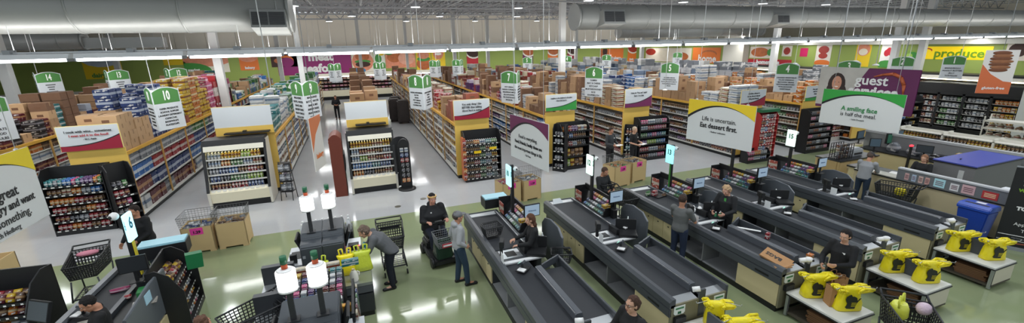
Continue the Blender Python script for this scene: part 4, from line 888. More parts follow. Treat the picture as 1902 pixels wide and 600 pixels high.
for x in (-.5, .5):
    for y in (-1.2, 1.2): MB().box(x-.02, y-.02, 0, x+.02, y+.02, 1.8).build('post', WP, t)
for z in (.25, .6, .95, 1.3):
    for q in range(8): put('bread_loaf', bag_mesh(.25, .2, .16), 25.15, 7.4+q*.27, z, 0, pm(rnd.choice(['tan', 'cream', 'maroon'])), 'bagged loaf on the open white slatted rack', 'loaf', 'loaves on the open white slatted rack')
# ------------------------------------------------------------------ checkout lanes
SHR = mat('43474c', .38, noise=.05, nscale=2); SHR2 = mat('33363a', .4); LCREAM = mat('cdbf94', .5, noise=.04, nscale=1.5); PLATE = mat('a9acae', .32, .7)
def lane(x0, label, pole=None, y1=9.8, y0=4.78, rx=.0, shelfy=(1.0, 2.9), W=1.27):
    """origin on the floor at the left front corner of the bagging end; +y runs to the shopper's front end"""
    L = y1-y0; t = thing('checkout_lane', label, 'checkout', (x0, y0, 0))
    fw_ = .9                                       # width of the front belt part
    ym = 2.35                                      # scanner zone starts
    # kick base
    MB().box(.06, .06, 0, fw_-.04, L-.04, .12).build('kick_base', BLACK, t)
    MB().box(fw_-.1, .06, 0, W-.06, 1.9, .12).build('kick_base', BLACK, t)
    # left side: cream cabinet doors along the front half, open shelves, one cream panel at the end
    b = MB(); b.box(.07, shelfy[1]-.02, .12, fw_-.05, L-.03, .62); b.build('cabinet_body', SHR2, t)
    n = 4; dy = (L-.55-shelfy[1])/n
    for i in range(n):
        ya = shelfy[1]+i*dy; d = MB().box(.045, ya+.008, .13, .07, ya+dy-.008, .6).build('cabinet_door', LCREAM, t)
        MB().box(.035, ya+dy*.45, .5, .048, ya+dy*.55, .525).build('finger_pull', BLACK, d)
    # open bag compartment at the front corner with bundled bags
    MB().box(.05, L-.55, .12, .07, L-.05, .2).build('rack_lip', SHR2, t)
    # open shelf bays
    b = MB(); b.box(.07, shelfy[0], .12, .62, shelfy[1], .14); b.box(.58, shelfy[0], .12, .62, shelfy[1], .62); b.box(.07, (shelfy[0]+shelfy[1])/2-.015, .12, .6, (shelfy[0]+shelfy[1])/2+.015, .62)
    b.build('open_bay', mat('7d7f80', .5), t)
    MB().box(.05, .05, .13, .62, shelfy[0]-.02, .62).build('end_cabinet', LCREAM, t)
    # dark two-tier side band, left and right, both ends
    SHX = [SHR, BLACK]
    MB().box(0, 0, .62, .05, L, .775).build('side_band', SHR, t, bevel=.008); MB().box(.012, .01, .775, .05, L-.01, .79).build('band_joint', BLACK, t)
    MB().prism([(0, 0, .79), (.0, 0, .9), (.05, 0, .95), (.12, 0, .95), (.12, 0, .79)], (0, L, 0)).build('side_rail', SHR, t)
    s = MB().box(-.004, .25, .67, .002, .55, .71).build('handle_slot', BLACK, t)
    MB().box(.05, L-.03, .62, fw_, L, .93).build('front_band', SHR, t, bevel=.006)
    MB().box(fw_-.05, ym+.75, .12, fw_, L, .93).build('inner_side', SHR, t)
    MB().box(W-.05, 0, .12, W, 1.95, .62).build('right_side', SHR2, t); MB().box(W-.05, 0, .62, W, 2.15, .95).build('right_rail', SHR, t, bevel=.008)
    # front belt and its steel nose plate
    MB().box(.12, L-.22, .86, fw_-.05, L-.03, .905).build('nose_plate', mat('d4d6d6', .35), t)
    MB().box(.12, ym+.55, .84, fw_-.1, L-.22, .89).build('front_belt', BELT, t)
    MB().box(fw_-.1, ym+.55, .86, fw_-.04, L-.1, .96).build('belt_guard', SHR, t, bevel=.006); MB().box(fw_-.1, ym+.6, .955, fw_-.085, L-.1, .968).build('guard_trim', STEEL, t)
    # scanner and scale
    MB().box(.12, ym+.05, .80, fw_+.05, ym+.55, .88).build('scanner_housing', SHR2, t)
    MB().box(.2, ym+.14, .88, .62, ym+.5, .888).build('scanner_plate', STEEL, t); MB().box(.3, ym+.2, .888, .52, ym+.42, .892).build('scanner_glass', BLACK, t)
    MB().box(.68, ym+.2, .88, .76, ym+.52, 1.02).build('scanner_tower', BLACK, t)
    MB().box(.13, ym-.08, .87, fw_+.1, ym+.02, .9).build('transfer_plate', mat('d7d8d8', .3), t)
    # bagging belts with the raised divider
    MB().box(.12, .2, .8, .66, ym-.06, .86).build('bagging_belt', BELT, t)
    MB().box(.66, .2, .8, W-.05, ym-.5, .855).build('bagging_belt', BELT, t)
    MB().prism([(.60, .22, .86), (.60, .22, .98), (.63, .22, 1.0), (.72, .22, 1.0), (.75, .22, .86)], (0, ym-.75, 0)).build('divider', mat('50545a', .35), t)
    MB().box(.60, .25, .98, .612, ym-.55, 1.0).build('divider_trim', STEEL, t)
    MB().prism([(.75, ym-.53, .86), (.75, ym-.53, 1.0), (W-.05, ym-.3, 1.0), (W-.05, ym-.3, .86)], (0, .04, 0)).build('cross_guard', SHR, t)
    # steel slide plates at the end, end faces, plaques and locks
    for xa, xb in ((.12, .62), (.75, W-.04)):
        MB().prism([(xa, .2, .86), (xa, .01, .83), (xa, .01, .8), (xa, .2, .8)], (xb-xa, 0, 0)).build('slide_plate', PLATE, t)
    MB().box(.03, 0, .12, W-.03, .03, .84).build('end_panel', mat('7b775f', .45), t); MB().box(.62, -.005, .5, .75, .03, 1.0).build('end_post', SHR, t)
    for xa in (.09, W-.32):
        p = MB().prism([(xa, -.014, .68), (xa+.03, -.014, .65), (xa+.2, -.014, .65), (xa+.23, -.014, .68), (xa+.23, -.014, .81), (xa, -.014, .81)], (0, .01, 0)).build('plaque', mat('e4e9e2', .4), t)
        MB().box(xa+.03, -.018, .755, xa+.2, -.014, .785).build('plaque_text', mat('3d7f52', .5), p); MB().box(xa+.08, -.018, .665, xa+.15, -.014, .71).build('plaque_mark', DKGREEN, p)
        MB().box(xa, -.06, .5, xa+.24, 0, .62).build('bag_box', BLACK, t, bevel=.01)
    MB().tube((.5, .05, 1.02), (.6, -.02, 1.05), .045, n=12).build('receipt_roll', WHITE, t)
    MB().box(.66, .35, .88, .662, .6, .96).build('pink_notice', mat('e8c9c9', .5), t)
    # cashier stand on the right with curved guard, monitor, drawer, candy rack
    MB().box(fw_+.02, ym+.75, .0, fw_+.42, ym+1.45, .82).build('cashier_stand', SHR2, t, bevel=.01); MB().box(fw_, ym+.72, .82, fw_+.45, ym+1.48, .86).build('stand_top', SHR, t)
    c = [(fw_+.95, ym+.5+.9*i/8, 0) for i in range(9)]
    out = [(fw_+.72, ym+.35, .1), (fw_+.72, ym+.35, 1.0), (fw_+.72, ym+.55, 1.16), (fw_+.72, ym+.95, 1.2), (fw_+.72, ym+1.25, 1.12), (fw_+.72, ym+1.4, .95), (fw_+.72, ym+1.4, .1)]
    MB().prism(out, (.05, 0, 0)).build('privacy_guard', mat('5a5f65', .4), t, bevel=.008)
    # pole
    px_, py_ = 1.1, 4.35
    MB().box(px_-.035, py_-.035, .1, px_+.035, py_+.035, 2.3).build('pole', BLACK, t)
    if pole:
        n, c = pole
        s = MB().box(px_-.115, py_-.16, 1.78, px_-.07, py_+.14, 2.3).build('number_lightbox', mat(c, .4, emit=.9), t, bevel=.01)
        text(n, .2, mat('1d6b48', .5), s, (px_-.12, py_-.01, 2.1), (0, 0, -math.pi/2), off=.006, sx=.85)
        text(n, .2, mat('1d6b48', .5), s, (px_-.092, py_-.165, 2.1), (0, 0, 0), off=.0, sx=.18)
        if n == '13': MB().box(px_-.04, py_-.03, .95, px_-.03, py_+.03, 1.75).build('green_strip', mat('2f7a28', .5), t)
    MB().ball((px_+.075, py_-.05, 2.2), .058, 0, 14, 10).build('dome_camera', WHITE, t); MB().ball((px_+.085, py_-.1, 2.2), .022, 0, 8, 6).build('camera_lens', BLACK, t)
    return t
def monitor(x, y, z, rz, label, scr='8fa3b5', w=.36, h=.28, word=None, tilt=0.0):
    t = thing('cashier_monitor', label, 'monitor', (x, y, z), rz)
    MB().box(-.1, -.08, 0, .1, .08, .015).build('foot', BLACK, t); MB().box(-.025, .0, 0, .025, .03, .2).build('neck', BLACK, t)
    M = Matrix.Translation((0, 0, .2)) @ Matrix.Rotation(tilt, 4, 'X')
    s = MB().box(-w/2, -.025, 0, w/2, .02, h, 0, M).build('screen_casing', BLACK, t, bevel=.006)
    MB().box(-w/2+.02, -.029, .02, w/2-.02, -.025, h-.02, 0, M).build('display', mat(scr, .3, emit=.35), s)
    if word: text(word, .05, mat('2a4a78', .5), s, M @ Vector((0, -.032, h*.5)), (tilt, 0, 0))
    return t
def pin_pad(x, y, z, rz, label):
    t = thing('payment_terminal', label, 'card reader', (x, y, z), rz)
    MB().box(-.14, -.1, 0, .14, .1, .012).build('base_plate', BLACK, t); MB().tube((0, .02, .01), (0, .03, .14), .025, n=10).build('stem', BLACK, t)
    M = Matrix.Translation((0, 0, .15)) @ Matrix.Rotation(-.6, 4, 'X')
    b = MB().box(-.06, -.02, -.02, .06, .12, .02, 0, M); p = b.build('keypad', mat('3a3f45', .4), t, bevel=.006)
    MB().box(-.045, .055, .02, .045, .11, .023, 0, M).build('display', mat('9fd8c4', .3, emit=.3), p)
    k = MB()
    for i in range(3):
        for j in range(4): k.box(-.04+i*.03, -.01+j*.015, .02, -.018+i*.03, 0+j*.015, .025, 0, M)
    k.build('keys', mat('d0d3d5', .5), p); MB().box(-.13, -.08, .012, -.02, .07, .03).build('paper_slip', WHITE, t)
def candy_rack(x, y0, y1, label, gl):
    """sloped candy shelf along the belt, facing the shopper on its left"""
    L = y1-y0; t = thing('candy_rack', label, 'candy rack', (x, y0, 0))
    n = 10; prof = [(0, 0, .05), (.34, 0, .05), (.34, 0, 1.3)]+[(.34-.30*i/n, 0, 1.3-.28*(i/n)**1.7) for i in range(1, n+1)]
    for yy in (0, L-.03): MB().prism([(p[0], yy, p[2]) for p in prof], (0, .03, 0)).build('side_panel', BLACK, t)
    MB().box(.3, 0, .05, .34, L, 1.32).build('back_panel', BLACK, t); MB().box(0, 0, .05, .3, L, .85).build('lower_body', BLACK, t)
    MB().prism([(.0, 0, .9), (.3, 0, 1.16), (.3, 0, 1.14), (.0, 0, .88)], (0, L, 0)).build('sloped_shelf', BLACK, t)
    m = MB().box(-.015, L-.02, .9, .27, L+.01, 1.28).build('magazine_holder', BLACK, t)
    MB().box(-.02, L-.34, .92, .0, L-.04, 1.2).build('magazine', packmat('c05a4a', 'e8ddc8', 'f5f0e8', 5), m)
    k = 0
    for j, (xx, zz) in enumerate(((.0, .9), (.09, .98), (.18, 1.06), (.25, 1.14))):
        for q in range(int((L-.45)/.1)):
            pal = [['teal', 'green', 'white', 'teal', 'blue'], ['navy', 'teal', 'white', 'grey'], ['pink', 'purple', 'white', 'pink'], ['pink', 'white', 'yellow', 'orange', 'purple']][j]
            c = pal[int(q/2.) % len(pal)]; o = put('candy_packet', box_mesh(.075, .08, .09), x+xx+.05, y0+.08+q*.1, zz, 0, pm(c), '%s candy packet on the rack %s' % (c, gl), 'candy', 'candy packets on the rack '+gl)
            o.rotation_euler[1] = -.5
    b = put('candy_carton', box_mesh(.2, .12, .08), x+.12, y0+.05, 1.1, 0, pm('yellow'), 'yellow candy carton on the rack '+gl, 'candy', None)
def lane_kit(x0, key, word='Welcome'):
    monitor(x0+1.22, 8.2, 1.1, .05, 'cashier monitor beside the pole of the '+key, word=word, w=.4, h=.3)
    tag(MB().box(-.06, -.06, 0, .06, .06, 1.12).build('monitor_stand', BLACK, None, (x0+1.22, 8.25, 0)), 'black stand under the monitor of the '+key, 'stand')
    pin_pad(x0+.42, 6.75, .9, .7, 'card reader on the counter of the '+key)
    t = thing('customer_display', 'black customer screen on the '+key, 'display', (x0+.18, 7.35, .95), -.4)
    MB().box(-.03, -.03, 0, .03, .03, .3).build('stem', BLACK, t); MB().box(-.03, -.12, .2, .06, .12, .34).build('casing', BLACK, t, bevel=.01)
    t = thing('cash_keyboard', 'black keyboard and register of the '+key, 'register', (x0+.95, 7.3, .86), -.5)
    MB().box(-.2, -.25, .04, .2, .2, .1).build('keyboard', BLACK, t, bevel=.015); MB().box(-.26, .1, .1, .2, .14, .34).build('operator_screen', BLACK, t, bevel=.01); MB().box(-.05, -.05, 0, .05, .05, .05).build('stem', BLACK, t)
    tag(MB().lathe([(.035, 0), (.035, .14), (.012, .18), (.012, .22)], n=10).build('spray_bottle', mat('dfe5e2', .3), None, (x0+1.28, 7.75, .86)), 'clear spray bottle on the stand of the '+key, 'bottle')
    tag(MB().box(-.08, -.12, 0, .08, .1, .03).build('paper_pad', WHITE, None, (x0+.98, 7.5, .99), (.1, 0, .3)), 'white papers beside the register of the '+key, 'paper')
    tag(MB().prism([(-.001, 0, 0), (-.001, .16, 0), (-.001, .16, .2), (-.001, 0, .2)], (.004, 0, 0)).build('paper_notice', mat('dcdfe0', .6), None, (x0+.1, 6.98, .95)), 'white notice on the rail of the '+key, 'notice')
LN = [(2.25, 'lane beside the hoodie man', ('10', 'a8dde8')), (4.5, 'lane with a tent plate on its nose', ('12', 'cfe8dc')), (7.08, 'lane with the bagging woman', ('13', '8fd6e4')), (9.38, 'lane under the yellow quote board', None), (11.85, 'lane nearest the service partition', ('15', 'cfe3da'))]
for x0, key, pole in LN:
    lane(x0, 'long dark checkout with cream doors, the '+key, pole)
    lane_kit(x0, key); candy_rack(x0+.96, 8.35, 9.75, 'black candy rack along the '+key, 'along the '+key)
for i, (x0, key) in enumerate([(l[0], l[1]) for l in LN][1:]):
    for q in range(5):
        tag(obj('bag_bundle', bag_mesh(.3, .12, .1), None, (x0+.2, 9.52, .2+q*.08), (0, 0, math.pi/2), mat(('c9c9c9', 'a0a2a6', '8a5a5a')[q % 3], .6)), 'folded bundle in the front compartment of '+key, 'bag', 'folded bundles in the front compartment of '+key)
# free papers and blue divider boards on the front of the lanes
tag(MB().prism([(0, 0, 0), (.3, 0, 0), (.26, .1, .09), (.04, .1, .09)], (0, .02, 0)).build('belt_divider', mat('c9cdd0', .3, .3), None, (4.7, 9.6, .905)), 'grey tent-shaped plate on the nose of the lane with a tent plate', 'plate')

# ------------------------------------------------------------------ bagging tables
WIS = [(0, .1), (.08, .02), (.3, 0), (.62, .0), (.66, .2), (.72, .42), (.86, .62), (.95, .74), (.86, .7), (.8, .56), (.72, .6), (.66, .78), (.5, .86), (.36, .86), (.26, 1.0), (.1, .92), (.0, .84), (-.04, .66), (.02, .5), (.1, .36), (.06, .2)]
def yellow_bag_parts(t, w=.42, d=.22, h=.44, handles=True, printed=True, m=None):
    m = m or BYELLOW; b = MB(); n = 20; rows = [(0, 1.0, .8), (.04, 1.08, 1), (.3, 1.0, .95), (.6, .86, .8), (.8, .82, .6), (.93, 1.0, .55), (1.0, .96, .35)]
    vs_ = []; r = random.Random(int(w*1000)+int(t.location.x*100))
    for k, (tz, sw, sd) in enumerate(rows):
        for i in range(n):
            a = 2*math.pi*i/n; c, s = math.cos(a), math.sin(a); q = 1+(r.random()-.5)*.13*(k > 1)
            vs_.append((w/2*sw*math.copysign(abs(c)**.5, c)*q, d/2*sd*math.copysign(abs(s)**.5, s)*q, h*tz+(r.random()-.5)*.02*(k > 1)))
    b.add(vs_, [(j*n+i, j*n+(i+1) % n, (j+1)*n+(i+1) % n, (j+1)*n+i) for j in range(len(rows)-1) for i in range(n)]+[tuple(range(n-1, -1, -1)), tuple(range((len(rows)-1)*n, len(rows)*n))], 0, True)
    o = b.build('bag_body', m, t)
    if printed:
        s = .62*w; MB().prism([(-s*.45+p[0]*s, -d/2-.006, .07+p[1]*s*1.05) for p in WIS], (0, .012, 0)).build('state_print', mat('23261a', .6), o)
        lb = MB()
        for i in range(3): lb.box(-s*.1, -d/2-.011, .12+i*.03, s*.22, -d/2-.007, .128+i*.03)
        lb.build('print_lines', BYELLOW, o)
    if handles:
        for k, sx in enumerate((-1, 1)):
            hh = MB()
            for q in range(4):
                yy = -.09+q*.055; z = h*(.93+.05*r.random()); x1 = sx*(w*.5+(.0 if sx < 0 else .1)+.04*r.random())
                hh.path([(sx*w*.22, yy, h*.86), (sx*w*.4, yy-.01, z+.03*r.random()), (x1, yy+.04*r.random(), z-.0), (x1-sx*.02, yy+.03, z-.05), (sx*w*.4, yy+.03, z-.07), (sx*w*.22, yy+.02, h*.78)], .022, 6)
            hh.build('handle', m, o)
def plastic_bags(x, y, z, rz, label, **k):
    t = thing('plastic_bag_stack', label, 'plastic bags', (x, y, z), rz); yellow_bag_parts(t, **k)
    for sx in (-1, 1): MB().path([(sx*.12, .1, .3), (sx*.14, .0, .44), (sx*.34, -.12, .46), (sx*.35, -.12, .49)], .006, 5).build('wire_arm', STEEL, t)
    return t
def paper_bag(x, y, z, rz, label, group=None, h=.36, lying=False):
    t = thing('paper_bag', label, 'paper bag', (x, y, z), rz, group); b = MB(); w, d = .3, .18
    b.prism([(-w/2, -d/2, 0), (w/2, -d/2, 0), (w/2, -d/2, h), (-w/2, -d/2, h)], (0, .006, 0)); b.prism([(-w/2, d/2, 0), (w/2, d/2, 0), (w/2, d/2, h), (-w/2, d/2, h)], (0, .006, 0))
    for s in (-1, 1): b.prism([(s*w/2, -d/2, 0), (s*w/2, d/2, 0), (s*w/2, d/2, h), (s*(w/2-.03), 0, h), (s*w/2, -d/2, h)], (-s*.005, 0, 0))
    b.box(-w/2, -d/2, 0, w/2, d/2, .006); body = b.build('bag_body', mat('a87e52', .8, noise=.08), t)
    MB().prism([(-w*.3+p[0]*.18, -d/2-.004, .08+p[1]*.19) for p in WIS], (0, .003, 0)).build('state_print', mat('2a2c22', .7), body)
    hh = MB()
    for yy in (-d/2, d/2): hh.path([(-.07, yy, h-.02), (-.06, yy, h+.07), (0, yy, h+.09), (.06, yy, h+.07), (.07, yy, h-.02)], .007, 5)
    hh.build('handle', mat('8a6340', .8), t)
    return t
def bag_table(x0, key, y0=3.72, w=.8):
    t = thing('bagging_table', 'low white-topped bagging table at the end of '+key, 'table', (x0, y0, 0)); L = 4.72-y0
    MB().box(0, 0, .46, w, L, .5).build('table_top', mat('d5d5cf', .4), t); MB().box(-.015, -.015, .445, w+.015, L, .465).build('edge_trim', BLACK, t)
    MB().box(.02, .0, .1, w-.02, .03, .45).build('end_panel', mat('c9c3ae', .5), t)
    MB().box(.02, 0, .06, w-.02, L, .1).build('lower_shelf', mat('4a4438', .6), t); MB().box(w-.05, .02, .1, w-.02, L, .45).build('back_panel', SHR2, t)
    for yy in (.0, L-.06): MB().box(.0, yy, .02, .05, yy+.05, .46).build('leg', PLATE, t)
    for yy in (.15, L-.2):
        MB().box(.1, yy, 0, w-.1, yy+.1, .06).build('foot', BLACK, t)
    MB().box(w*.55, L*.36, .5, w*.6, L*.74, .82).build('rack_panel', SHR, t)
    for q in range(6):
        tag(obj('folded_paper_bag', box_mesh(.42, .5, .035), None, (x0+.3, y0+.36+.02*(q % 3), .1+q*.037), (0, 0, .05*(q % 2)), mat('6f4f33', .8, noise=.15)), 'folded brown paper bag piled under the table of '+key, 'paper bag', 'folded paper bags under the table of '+key)
BT = [(4.55, 'the lane with a tent plate'), (7.2, 'the lane with the bagging woman'), (9.5, 'the lane under the yellow board'), (11.82, 'the lane nearest the service partition')]
for x0, key in BT: bag_table(x0, key)
for x0, key in BT[1:]:
    plastic_bags(x0+.33, 4.45, .5, -.35, 'inner yellow bag stack of '+key)
    plastic_bags(x0+.47, 3.97, .5, -.35, 'outer yellow bag stack of '+key)
    h = thing('handheld_scanner', 'white rounded scanner head above the bag table of '+key, 'scanner', (x0+.5, 4.74, .98), -.5)
    MB().ball((0, 0, .08), (.075, .06, .05), 0, 14, 10).build('head', WHITE, h); MB().tube((0, 0, -.0), (0, 0, .06), .03).build('stem', LGREY, h); MB().ball((.05, -.04, .08), .025, 0, 8, 6).build('lens', BLACK, h)
plastic_bags(5.2, 4.5, .5, -.5, 'loose yellow plastic bags hanging from the wire arms of the lane with a tent plate', w=.3)
plastic_bags(5.3, 4.1, .42, -.35, 'yellow plastic bags lying low at the bottom edge of the photo')
paper_bag(7.62, 4.12, .5, -.45, 'open brown paper bag between the yellow bags of the bagging woman\'s lane')
paper_bag(7.95, 4.35, .5, -.2, 'brown paper bag held by the bagging woman behind the other paper bag')
for i in range(3):
    o = MB().box(-.16, -.25, 0, .16, .25, .02).build('flat_paper_bag', mat('a97f55', .8, noise=.12), None, (7.32, 5.1, .91+i*.035), (.12*(i > 0)*i, -.1*i, -.35+.3*i)); tag(o, 'flat brown paper bag, %s of three on the bagging lane' % ('lowest', 'middle', 'topmost')[i], 'paper bag', None)
text('BAGS', .12, TXT, o, (0, .05, .024), (-math.pi/2, 0, math.pi/2), off=.003)

# ------------------------------------------------------------------ shopping carts and baskets
def grid(b, p, u, v, nu, nv, r, m=0):
    p, u, v = Vector(p), Vector(u), Vector(v)
    for i in range(nu+1): b.tube(p+u*i/nu, p+u*i/nu+v, r, n=4, caps=False, m=m)
    for j in range(nv+1): b.tube(p+v*j/nv, p+v*j/nv+u, r, n=4, caps=False, m=m)
def quad_grid(b, a, c, d, e, nu, nv, r):
    """a,c,d,e corners in order"""
    a, c, d, e = map(Vector, (a, c, d, e))
    for i in range(nu+1): f = i/nu; b.tube(a.lerp(c, f), e.lerp(d, f), r, n=4, caps=False)
    for j in range(nv+1): f = j/nv; b.tube(a.lerp(e, f), c.lerp(d, f), r, n=4, caps=False)
def cart(x, y, rz, label, s=1.0, small=False):
    """handle at -y, nose at +y"""
    t = thing('shopping_cart', label, 'shopping cart', (x, y, 0), rz); PL = mat('1b1d20', .5); r = .0095
    zt, zb = 1.0, .62 if not small else .72
    A = [(-.28, -.4, zb), (.28, -.4, zb), (.2, .38, zb+.04), (-.2, .38, zb+.04)]; T = [(-.31, -.46, zt), (.31, -.46, zt), (.24, .45, zt-.04), (-.24, .45, zt-.04)]
    b = MB()
    for i in range(4):
        j = (i+1) % 4; quad_grid(b, A[i], A[j], T[j], T[i], 14 if i % 2 else 11, 6, r)
        b.tube(T[i], T[j], .016); b.tube(A[i], A[j], .012)
    quad_grid(b, A[0], A[1], A[2], A[3], 8, 12, r)
    b.build('basket', PL, t)
    b = MB(); b.path([(-.3, -.46, zt), (-.3, -.58, zt+.06), (.3, -.58, zt+.06), (.3, -.46, zt)], .018, 8); b.build('handle', PL, t)
    b = MB(); quad_grid(b, (-.27, -.3, zb+.1), (.27, -.3, zb+.1), (.27, -.36, zt), (-.27, -.36, zt), 10, 4, r); b.box(-.22, -.33, zt-.12, .22, -.31, zt-.05); b.build('child_seat', PL, t)
    b = MB()
    for sx in (-1, 1):
        b.path([(sx*.28, -.42, zb), (sx*.25, -.35, .16), (sx*.25, .42, .2), (sx*.2, .36, zb)], .016, 6)
    b.tube((-.25, -.3, .17), (.25, -.3, .17), .012); b.tube((-.25, .35, .2), (.25, .35, .2), .012); quad_grid(b, (-.25, -.3, .18), (.25, -.3, .18), (.22, .35, .22), (-.22, .35, .22), 6, 6, .006)
    b.build('frame', mat('3b3e42', .4, .5), t)
    for sx in (-.25, .25):
        for yy in (-.36, .4): MB().tube((sx-.015, yy, .06), (sx+.015, yy, .06), .06, n=12).build('wheel', BLACK, t)
    return t
def hand_basket(x, y, z, rz, label, rx=0):
    t = thing('hand_basket', label, 'basket', (x, y, z), rz); t.rotation_euler[0] = rx
    b = MB(); A = [(-.17, -.11, 0), (.17, -.11, 0), (.17, .11, 0), (-.17, .11, 0)]; T = [(-.22, -.15, .22), (.22, -.15, .22), (.22, .15, .22), (-.22, .15, .22)]
    for i in range(4):
        j = (i+1) % 4; quad_grid(b, A[i], A[j], T[j], T[i], 9, 4, .005); b.tube(T[i], T[j], .013)
    b.box(-.17, -.11, 0, .17, .11, .01); b.build('basket_body', mat('1f2124', .45), t)
    MB().path([(-.21, 0, .22), (-.19, .12, .26), (.19, .12, .26), (.21, 0, .22)], .01, 6).build('handle', mat('1f2124', .45), t)
cart(-5.72, 10.62, math.pi+.2, 'black shopping cart with a pink bag in its seat')
tag(MB().ball((0, 0, 0), (.2, .09, .06), 0, 16, 10).build('pink_purse', mat('d98a9c', .6, bump=.3), None, (-5.82, 10.95, .93), (0, 0, .2)), 'pink soft bag lying in the seat of the cart behind the lower left checkout', 'bag')
cart(.42, 9.45, math.pi+.02, 'black shopping cart behind the bending woman in grey')
cart(-2.0, 7.15, math.pi/2+.55, 'black shopping cart cut by the bottom edge near the curly head')
cart(7.65, 3.02, math.pi-.78, 'black shopping cart holding two yellow bags at the bottom right')
cart(14.35, 6.85, .25, 'grey shopping cart at the service counter with yellow goods')
cart(6.72, 9.35, math.pi+.1, 'small dark cart of the customer behind the tent plate lane', small=True)
for (x, y, z, s, lab) in ((7.75, 3.3, 1.0, 1.0, 'yellow-green bag standing up in the bottom right cart'), (7.5, 2.85, .8, 1.0, 'yellow bag with dark print hanging in front in the bottom right cart')):
    t = thing('grocery_bag', lab, 'plastic bag', (x, y, z-.25), .2)
    YG = mat('d8dc50', .35, bump=.3, bscale=20)
    MB().lathe([(.09, 0), (.13, .06), (.12, .2), (.09, .27)], n=14).build('bag_body', YG if s and '-green' in lab else BYELLOW, t)
    hb = MB()
    for sx in (-1, 1): hb.path([(sx*.11, -.02, .22), (sx*.1, 0, .4), (sx*.06, 0, .41), (sx*.045, .01, .24)], .014, 6)
    hb.build('handle', YG if '-green' in lab else BYELLOW, t)
tag(MB().ball((0, 0, 0), (.12, .1, .1), 0, 14, 10).build('clear_bag', mat('cdb6c4', .3, bump=.5), None, (8.02, 3.12, .95)), 'clear bag with pink goods at the right of the bottom right cart', 'bag')
t = thing('grocery_bag', 'yellow grocery bag in the grey cart at the service counter', 'plastic bag', (14.25, 6.7, .72)); MB().lathe([(.1, 0), (.14, .1), (.1, .22)], n=12).build('bag_body', BYELLOW, t)
hand_basket(2.55, 8.35, .95, .1, 'black hand basket standing on the rail beside the hoodie man')
hand_basket(3.72, 7.2, .62, -.4, 'black hand basket at the side of the nearest full checkout')
hand_basket(6.35, 9.6, 1.05, .1, 'black hand basket on the front of the bagging woman\'s lane beside the customer')
# goods on belts
for (x, y, z, c, me, lab) in ((7.6, 9.05, .89, 'red', box_mesh(.16, .1, .16), 'red box on the belt of the bagging woman\'s lane'), (7.45, 9.15, .89, 'green', bag_mesh(.16, .12, .14), 'green packet behind the red box on the bagging woman\'s lane'), (7.85, 8.95, .89, 'brown', bag_mesh(.16, .12, .08), 'brown packet right of the red box on the bagging woman\'s lane')):
    put('grocery_item', me, x, y, z, .3, pm(c), lab, 'grocery', None)
tag(MB().box(-.24, -.14, 0, .24, .14, .03).build('belt_tray', BLACK, None, (7.75, 9.0, .889), (0, 0, .2)), 'black tray under the goods on the bagging woman\'s lane', 'tray')
tag(MB().box(-.25, -.03, 0, .25, .03, .012).build('plastic_sleeve', WHITE, None, (8.1, 6.4, .9), (0, 0, -.9)), 'long white paper tube on the bagging belt of the bagging woman\'s lane', 'paper')
tag(obj('juice_carton', box_mesh(.09, .08, .14), None, (8.15, 5.95, .86), (0, 0, .3), pm('red')), 'small red carton on the bagging belt of the bagging woman\'s lane', 'carton')
put('grocery_item', box_mesh(.12, .1, .1), 8.05, 4.95, .9, .2, pm('orange'), 'orange packet in front of the bagging woman', 'grocery', None)
tag(MB().box(-.08, -.05, 0, .08, .05, .035).build('wipes_pack', mat('b8203a', .5), None, (5.72, 7.9, .86), (0, 0, .3)), 'red pack on the cashier stand of the lane with a tent plate', 'pack')
for i, (dx, dy) in enumerate(((0, 0), (.07, .04), (-.06, .06))):
    put('water_bottle', bottle_mesh(.032, .2), 7.95+dx, 7.1+dy, .88, 0, mat('2f6b45', .3), 'green glass bottle beside the card reader of the bagging woman\'s lane', 'bottle', 'green bottles beside the card reader of the bagging woman\'s lane')
for i in range(3): tag(MB().lathe([(.05, 0), (.055, .06), (.03, .1)], n=12).build('paper_roll', WHITE, None, (7.62+.1*i, 7.6+.12*(i % 2), .96)), 'white rolled bag or cup by the scanner of the bagging woman\'s lane', 'roll', 'white rolls by the scanner of the bagging woman\'s lane')

# ------------------------------------------------------------------ the lower left checkout at the lower left (counter running towards the lower left)
t = thing('checkout_lane', 'dark checkout at the lower left with a cream side', 'checkout', (-4.9, 5.0, 0), 0)
L = 4.95
MB().box(0, 0, .12, .07, L, .93).build('left_side', SHR, t); MB().prism([(0, 0, .9), (0, 0, .97), (.1, 0, .97), (.1, 0, .9)], (0, L, 0)).build('side_rail', mat('6b6f74', .35), t)
MB().box(.1, 0, .8, .62, L-.1, .88).build('front_belt', BELT, t); MB().box(.0, 0, 0, .9, L-.05, .12).build('kick_base', BLACK, t)
MB().box(.62, 2.0, .12, .7, L-.2, .93).build('inner_side', SHR, t); MB().box(.7, 2.6, .12, 1.09, 3.85, .86).build('cashier_stand', BLACK, t, bevel=.01)
g_ = MB().prism([(1.12, 2.35, .45), (1.12, 2.35, 1.1), (1.12, 3.3, 1.22), (1.12, 3.9, 1.2), (1.12, 3.9, .45)], (.05, 0, 0)).build('privacy_guard', mat('5d6267', .4), t, bevel=.01)
MB().box(1.17, 3.0, .95, 1.178, 3.22, 1.13).build('blue_notice', mat('a9cfe0', .5), g_)
MB().box(1.1, 2.35, 0, 1.18, 3.9, .42).build('cream_panel', LCREAM, t); MB().box(.72, 3.85, .1, 1.12, 3.9, 1.0).build('rear_panel', SHR2, t)
MB().box(.59, 4.2, .1, .66, 4.27, 2.25).build('pole', BLACK, t)
s = MB().box(.67, 4.08, 1.72, .72, 4.36, 2.25).build('number_lightbox', mat('a9e6f2', .4, emit=1.2), t, bevel=.01)
